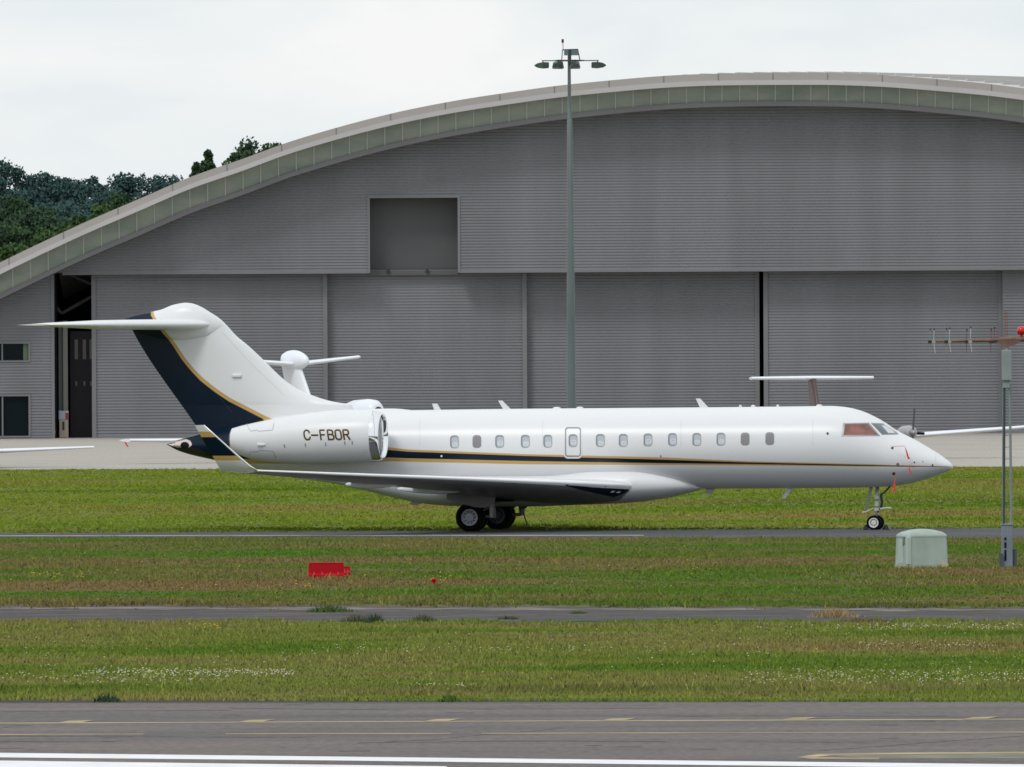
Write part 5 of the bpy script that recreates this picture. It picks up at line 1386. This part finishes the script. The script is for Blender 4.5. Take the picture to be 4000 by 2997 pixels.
# ------------------------------------------------------------------ background aircraft
def loftx(stations, n=28):
    """stations: (x, zc, half height, half width)"""
    return [[(x, w * math.sin(2*math.pi*k/n), zc + h_ * math.cos(2*math.pi*k/n)) for k in range(n)] for x, zc, h_, w in stations]
def small_plane(name, label, loc, heading, p):
    r_ = thing(name, label, 'airplane', loc, heading, 'aircraft parked on the apron behind')
    W_ = M['white2']; zc, ra, Lf, Lb = p['zc'], p['r'], p['nose'], p['tail']
    st = [(-Lb, zc + ra * .55, .03, .03), (-Lb * .85, zc + ra * .42, ra * .3, ra * .3), (-Lb * .6, zc + ra * .15, ra * .75, ra * .7), (-Lb * .4, zc, ra, ra), (0, zc, ra, ra), (Lf * .45, zc, ra, ra), (Lf * .62, zc - ra*.02, ra * .97, ra * .97), (Lf * .75, zc - ra * .12, ra * .8, ra * .85), (Lf * .88, zc - ra * .3, ra * .5, ra * .58), (Lf * .97, zc - ra * .38, ra * .25, ra * .3), (Lf, zc - ra * .4, .02, .02)]
    xs__ = [s_[0] for s_ in st]; fs_ = [pchip(xs__, [s_[i] for s_ in st]) for i in (1, 2, 3)]
    N_ = 50; ss = [(x, fs_[0](x), fs_[1](x), fs_[2](x)) for x in [xs__[0] + (xs__[-1] - xs__[0]) * i / N_ for i in range(N_ + 1)]]
    MB().loft(loftx(ss)).build('fuselage', W_, r_, smooth=True)
    hs, zr, zt_ = p['span'], p['wing_z'], p['tip_z']; sw = p.get('sweep', 1.5); cr_, ct_ = p.get('cr', 2.6), p.get('ct', 1.1); wx = p.get('wx', 0)
    for s_ in (-1, 1):
        MB().loft(wing_rings([(wx + cr_ / 2, wx - cr_ / 2, 0, zr, zr, .13), (wx + cr_ / 2 - sw, wx + cr_ / 2 - sw - ct_, s_ * hs, zt_, zt_, .15)])).build('wing', W_, r_, smooth=True, angle=60)
    ft, fx = p['fin_z'], p['fin_x']; fc0, fc1 = p.get('fin_c', (3.4, 1.9)); fs = p.get('fin_sweep', 2.0)
    b = MB(); rings = []
    for t in (0, .5, 1):
        z = lerp(zc + ra * .5, ft, t); c = lerp(fc0, fc1, t); le = fx + fc0 * .5 - fs * t
        rings.append([(le - c * x, -y * p.get('fin_t', .26), z) for x, y in FO] + [(le - c * x, y * p.get('fin_t', .26), z) for x, y in FO[-2:0:-1]])
    b.loft(rings); b.build('tail_fin', p.get('fin_m', W_), r_, smooth=True, angle=60)
    sx = fx + fc0 * .5 - fs; sh = p['stab']; sz = ft + p.get('stab_dz', 0)
    for s_ in (-1, 1):
        MB().loft(wing_rings([(sx, sx - p.get('sc', 1.6), 0, sz, sz, .15), (sx - p.get('ssw', .7), sx - p.get('ssw', .7) - .8, s_ * sh, sz + p.get('sdi', 0), sz + p.get('sdi', 0), .2)])).build('horizontal_stabiliser', W_, r_, smooth=True, angle=60)
    if p.get('bullet'):
        br_ = p['bullet']; bl_ = 1.4
        MB().loft(loftx([(sx + .45 - bl_ * 2 * t * t if False else sx + .75 - 2.2 * t, sz + .16 + .1 * t, max(.01, br_ * math.sin(math.pi * (t * .86 + .02)) ** .55), max(.01, br_ * .75 * math.sin(math.pi * (t * .86 + .02)) ** .55)) for t in [i / 20 for i in range(21)]])).build('bullet_fairing', W_, r_, smooth=True)
    for s_ in (-1, 1):
        if 'nac' in p:
            nx, ny, nzz, nr_, nl = p['nac']
            o = MB().loft([[(x, y + s_ * ny, z) for x, y, z in ring] for ring in loftx([(nx - nl * .5, nzz, nr_ * .55, nr_ * .55), (nx - nl * .2, nzz, nr_ * .9, nr_ * .9), (nx + nl * .2, nzz, nr_, nr_), (nx + nl * .38, nzz, nr_ * .93, nr_ * .93), (nx + nl * .46, nzz - nr_ * .05, nr_ * .74, nr_ * .74), (nx + nl * .5, nzz - nr_ * .12, nr_ * .5, nr_ * .5)])]).build('engine_nacelle', p.get('nac_m', W_), r_, smooth=True)
            if p.get('prop'):
                b = MB()
                for k in range(2):
                    an = math.pi * k + p['prop']; c_, s2 = math.cos(an), math.sin(an)
                    b.add([(nx + nl*.5 + .12, s_*ny + c_*.1 - s2*.05, nzz + s2*.1 + c_*.05), (nx + nl*.5 + .12, s_*ny + c_*1.25 - s2*.045, nzz + s2*1.25 + c_*.045), (nx + nl*.5 + .16, s_*ny + c_*1.25 + s2*.045, nzz + s2*1.25 - c_*.045), (nx + nl*.5 + .16, s_*ny + c_*.1 + s2*.05, nzz + s2*.1 - c_*.05)], [(0, 1, 2, 3), (3, 2, 1, 0)])
                    if True: pass
                b.build('propeller', mat('prop_grey', (.06, .06, .065), .5), o)
                MB().tube([(nx + nl*.3, s_*(ny) + nr_*.6, nzz - .05), (nx + nl*.42, s_*(ny) + nr_*1.9, nzz - .06)], .07, 8).build('exhaust_stub', M['black'], o)
                MB().loft([[(x, y + s_*ny, z) for x, y, z in ring] for ring in loftx([(nx+nl*.5, nzz, nr_*.5, nr_*.5), (nx+nl*.5+.25, nzz, nr_*.35, nr_*.35), (nx+nl*.5+.4, nzz, .02, .02)])]).build('spinner', M['steel'], o, smooth=True)
            else:
                MB().loft([[(x, y + s_*ny, z) for x, y, z in ring] for ring in loftx([(nx+nl*.49, nzz - nr_ * .12, nr_*.44, nr_*.44), (nx+nl*.5+.01, nzz - nr_ * .12, nr_*.44, nr_*.44)])]).build('intake', M['dark'], o)
    for (gx, gy) in ((p.get('gx', -.6), p.get('gy', 1.6)), (p.get('gx', -.6), -p.get('gy', 1.6)), (Lf * .8, 0)):
        g_ = bpy.data.objects.new('landing_gear', None); SC.collection.objects.link(g_); g_.parent = r_
        MB().tube([(gx, gy, zc - ra * .5), (gx, gy, .2)], .06, 8).build('strut', M['steel'], g_)
        n = 20; w = .18; MB().loft([[(gx + q * math.cos(2*math.pi*k/n), gy + y, .23 + q * math.sin(2*math.pi*k/n)) for k in range(n)] for q, y in ((.1, -w/2), (.2, -w/2), (.22, -w/4), (.22, w/4), (.2, w/2), (.1, w/2))]).build('wheel', M['tyre'], g_)
    b = MB()
    for k in range(6):
        x = -1.5 + k * .9
        for s_ in (-1, 1):
            b.add([(x + dx, s_ * (math.sqrt(max(0, 1 - ((.25 + dz / ra * 1) ) ** 2)) * ra + .01), zc + ra * .25 + dz) for dx, dz in ((-.13, -.16), (.13, -.16), (.13, .16), (-.13, .16))], [(0, 1, 2, 3)])
    b.build('cabin_windows', M['dark'], r_)
    return r_
def place(px, depth, lx, heading):
    """origin so that local x = lx on the centre line is seen at column px"""
    x = (px - CX) / F * depth
    return (x - lx * math.cos(heading), depth - lx * math.sin(heading), 0.012)
h1 = R(-55)
small_plane('parked_jet', 'white jet behind the near jet, only its rounded T-tail and one engine top showing', place(1165, 626, -6.8, h1), h1,
            dict(zc=1.72, r=.9, nose=6.3, tail=8.2, span=13.2, wx=-1.5, wing_z=1.05, tip_z=1.2, sweep=2.6, cr=3.2, ct=1.1, fin_x=-6.2, fin_z=5.0, fin_c=(2.5, 1.7), fin_sweep=1.7, fin_t=.36, stab=4.7, stab_dz=.0, sdi=.36, sc=1.7, ssw=1.3, bullet=.52,
                 nac=(-3.3, 1.6, 2.62, .58, 3.0), gx=-.8, gy=1.5))
# nav streamer at its wing tip
h2 = R(-78)
small_plane('parked_turboprop', 'white twin propeller plane behind the near jet nose, brown fin under a wide T-tail', place(3172, 628, -6.6, h2), h2,
            dict(zc=1.62, r=.78, nose=5.2, tail=7.2, span=10.0, wing_z=.95, tip_z=1.62, sweep=.7, cr=2.9, ct=1.0, fin_x=-5.9, fin_z=4.12, fin_c=(2.2, 1.4), fin_sweep=1.3, fin_t=.36, fin_m=mat('brown_fin', (.075, .045, .045), .4),
                 stab=3.25, stab_dz=.03, sdi=0.0, sc=1.5, ssw=.25, nac=(1.6, 3.0, 1.36, .36, 2.6), nac_m=mat('grey_cowl', (.34, .34, .35), .4), prop=1.5, gx=.2, gy=2.9, wx=.2))
h3 = R(-74)
small_plane('parked_light_jet', 'white light jet at the left edge of the frame, one straight wing reaching in', place(-112, 600, 1, h3), h3,
            dict(zc=1.45, r=.82, nose=5.0, tail=6.4, span=6.4, wing_z=.78, tip_z=.98, sweep=.5, cr=2.0, ct=.8, fin_x=-5.2, fin_z=3.9, fin_c=(2.2, 1.3), fin_sweep=1.4, stab=2.4, nac=(-2.6, 1.4, 1.9, .38, 1.9), gx=-.3, gy=1.3))
p = P(480, 1719, 622)
rb = thing('warning_streamer', 'dull red streamer on the wing tip at the left behind the navy tail cone', 'warning streamer', (p.x, p.y, p.z))
MB().add([(0, 0, 0), (.1, 0, 0), (.30, .02, -.36), (.22, .02, -.36), (0, .01, 0), (.1, .01, 0), (.30, .03, -.36), (.22, .03, -.36)], [(0,1,2,3), (7,6,5,4), (0,3,7,4), (1,5,6,2), (0,4,5,1), (2,6,7,3)]).build('ribbon', M['red'], rb)

# ------------------------------------------------------------------ trees
def leaf_mat(name, c0, c1, c2):
    m = bpy.data.materials.new(name); m.use_nodes = True
    n, l = m.node_tree.nodes, m.node_tree.links
    b = n['Principled BSDF']; b.inputs['Roughness'].default_value = .7; b.inputs['Specular IOR Level'].default_value = .2
    a = n.new('ShaderNodeAttribute'); a.attribute_name = 'tone'
    r_ = n.new('ShaderNodeValToRGB'); r_.color_ramp.elements.new(.5)
    for e, p_, c in zip(r_.color_ramp.elements, (0, .5, 1), (c0, c1, c2)): e.position = p_; e.color = (*c, 1)
    l.new(a.outputs['Fac'], r_.inputs[0]); l.new(r_.outputs[0], b.inputs['Base Color'])
    g = n.new('ShaderNodeNewGeometry'); vm = n.new('ShaderNodeVectorMath'); vm.operation = 'MULTIPLY_ADD'
    vm.inputs[1].default_value = (.45, .45, .45); vm.inputs[2].default_value = (0, -.25, .6); l.new(g.outputs['Normal'], vm.inputs[0])
    vn = n.new('ShaderNodeVectorMath'); vn.operation = 'NORMALIZE'; l.new(vm.outputs[0], vn.inputs[0]); l.new(vn.outputs[0], b.inputs['Normal']); return m
LM = [leaf_mat('hazy_far_foliage', (.027, .067, .066), (.034, .080, .076), (.044, .094, .084)), leaf_mat('mid_foliage', (.016, .044, .024), (.026, .062, .024), (.046, .090, .030)), leaf_mat('near_foliage', (.020, .052, .014), (.036, .080, .018), (.060, .115, .026))]  # farthest leaves lightened and blued, distance haze put into their colour
BARK = mat('bark', (.05, .04, .03), .9)
def tree(px, ptop, depth, cw, ch, lm, label, shape='round', seed=0, dens=1.0, leaf=.34):
    r = np.random.default_rng(seed); base = P(px, ptop, depth); topz = base.z
    t = thing('tree', label, 'tree', (base.x, depth, 0), 0, 'trees behind the hangar')
    zb = max(1.5, topz - ch); b = MB(); b.tube([(0, 0, 0), (.2, 0, zb), (.05, .1, topz - ch * .35)], [.4, .28, .08], 8)
    nl = (80 if dens > 1.3 else 50) if shape == 'round' else 120
    cl = []
    for i in range(nl):
        if shape == 'round':
            u = r.normal(size=3); u /= np.linalg.norm(u); q = u * (r.random() ** .4) * np.array([cw / 2 * .84, cw / 2 * .84, ch / 2 * .88])
            c = np.array([0, 0, topz - ch / 2]) + q; rad = cw * r.uniform(.12, .2)
        else:
            f = r.random() ** .9 * .95 + .02; c = np.array([0, 0, topz - ch * f]); a = r.uniform(0, 6.28); k = cw / 2 * f * r.uniform(.0, 1)
            c = c + np.array([k * math.cos(a), k * math.sin(a), 0]); rad = cw * (.05 + .09 * f)
        cl.append((c, rad))
        b.tube([(.1, 0, max(zb * .9, c[2] - ch * .35)), tuple(c)], [.09, .02], 5)
    b.build('trunk', BARK, t)
    # leaf sized faces round each clump
    V = []; T = []
    for c, rad in cl:
        m = int(210 * dens * (rad / 1.0) ** 1.7) + 60
        u = r.normal(size=(m, 3)); u /= np.linalg.norm(u, axis=1)[:, None]
        pos = c + u * rad * (r.random((m, 1)) ** .5) * np.array([1.05, 1.05, .85]) * r.uniform(.8, 1.25, (m, 1))
        e1 = r.normal(size=(m, 3)); e1 /= np.linalg.norm(e1, axis=1)[:, None]; e2 = np.cross(e1, r.normal(size=(m, 3))); e2 /= np.linalg.norm(e2, axis=1)[:, None]
        s = leaf * r.uniform(.5, 1.1, (m, 1))
        V.append(np.stack([pos - e1 * s, pos + e2 * s * .6, pos + e1 * s, pos - e2 * s * .6], 1)); T.append(np.clip(r.normal(.5, .2) + r.normal(0, .18, m), 0, 1))
    V = np.concatenate(V); T = np.concatenate(T); m = len(V)
    me = bpy.data.meshes.new('crown'); me.vertices.add(m * 4); me.vertices.foreach_set('co', V.reshape(-1)); me.loops.add(m * 4); me.loops.foreach_set('vertex_index', np.arange(m * 4, dtype=np.int32))
    me.polygons.add(m); me.polygons.foreach_set('loop_start', np.arange(0, m * 4, 4, dtype=np.int32)); me.update(calc_edges=True)
    at = me.attributes.new('tone', 'FLOAT', 'FACE'); at.data.foreach_set('value', T.astype(np.float32)); me.materials.append(LM[lm])
    o = bpy.data.objects.new('crown', me); SC.collection.objects.link(o); o.parent = t
    return t
trees = [
 (50, 600, 1010, 4.6, 9, 0, 'tall airy tree at the far left edge with sky showing through', 'round', .62),
 (8, 612, 1012, 2.6, 8, 0, 'thin airy tree cut by the left edge of the picture', 'round', .5),
 (185, 632, 1015, 5.4, 13, 0, 'blue green round tree right of the airy tree at the left', 'round', 1),
 (115, 668, 1012, 4.2, 12, 0, 'low bluish tree between the airy tree and the first round crown', 'round', 1),
 (290, 655, 1020, 6.2, 13, 0, 'broad flat topped bluish tree in the middle of the far tree line', 'round', 1),
 (380, 655, 1030, 2.6, 9, 0, 'slender bluish tree leaning right of the broad flat topped one', 'round', .8),
 (505, 640, 1020, 6.2, 14, 0, 'tall domed bluish tree right of the dip in the tree line', 'round', 1),
 (450, 690, 1012, 4.5, 13, 0, 'smaller bluish tree at the left shoulder of the tall domed one', 'round', 1),
 (632, 642, 1018, 5.0, 13, 0, 'bluish tree with a pointed top left of the roof edge', 'round', 1),
 (710, 668, 1022, 4.6, 12, 0, 'low bluish tree just touching the hangar roof line', 'round', 1),
 (240, 712, 1008, 7.0, 13, 0, 'bluish tree filling the lower middle of the far tree line', 'round', 1),
 (400, 735, 1006, 8.0, 13, 0, 'bluish tree below the dip in the far tree line', 'round', 1),
 (580, 735, 1006, 7.0, 13, 0, 'bluish tree low behind the roof edge at right of the tree line', 'round', 1),
 (20, 745, 925, 6.6, 14, 1, 'dark tree at the left edge in the nearer row', 'round', 1.1),
 (130, 742, 915, 6.8, 14, 1, 'dark olive round tree second from the left in the nearer row', 'round', 1.1),
 (45, 880, 905, 7.0, 12, 1, 'darkest tree low at the left edge above the roof', 'round', 1.2),
 (250, 790, 905, 6.0, 12, 1, 'green tree in the middle of the nearer row', 'round', 1.1),
 (345, 742, 900, 4.6, 12, 2, 'bright green tree in the nearer row with a narrow crown', 'round', 1.3),
 (445, 732, 902, 4.6, 12, 1, 'dark narrow tree nearest the roof in the nearer row', 'round', 1.3),
 (175, 890, 880, 6.5, 12, 2, 'light green bushy tree low above the roof at left', 'round', 1.2),
 (300, 850, 882, 6.0, 12, 2, 'light green bushy tree low above the roof right of the other', 'round', 1.2),
 (60, 960, 870, 6.0, 10, 2, 'lowest light green tree just above the roof edge at left', 'round', 1.2),
 (505, 770, 890, 4.6, 12, 2, 'bright green tree squeezed against the rising roof', 'round', 1.2),
 (812, 588, 960, 4.0, 5.0, 1, 'dark conifer tip standing alone above the roof', 'cone', 1.6),
 (768, 636, 962, 3.4, 4.5, 1, 'small ragged tree tip left of the lone conifer', 'cone', 1.2),
 (900, 610, 950, 3.4, 9, 1, 'thin branchy tree top right of the lone conifer', 'round', .8),
 (1000, 541, 955, 4.4, 6, 1, 'leafy tree top rising highest above the roof', 'round', .75),
 (950, 558, 956, 2.4, 5, 1, 'small leafy tree top left of the highest one above the roof', 'round', .7),
 (1092, 532, 957, 1.8, 5, 1, 'last small tree tip to the right above the roof', 'round', .5),
]
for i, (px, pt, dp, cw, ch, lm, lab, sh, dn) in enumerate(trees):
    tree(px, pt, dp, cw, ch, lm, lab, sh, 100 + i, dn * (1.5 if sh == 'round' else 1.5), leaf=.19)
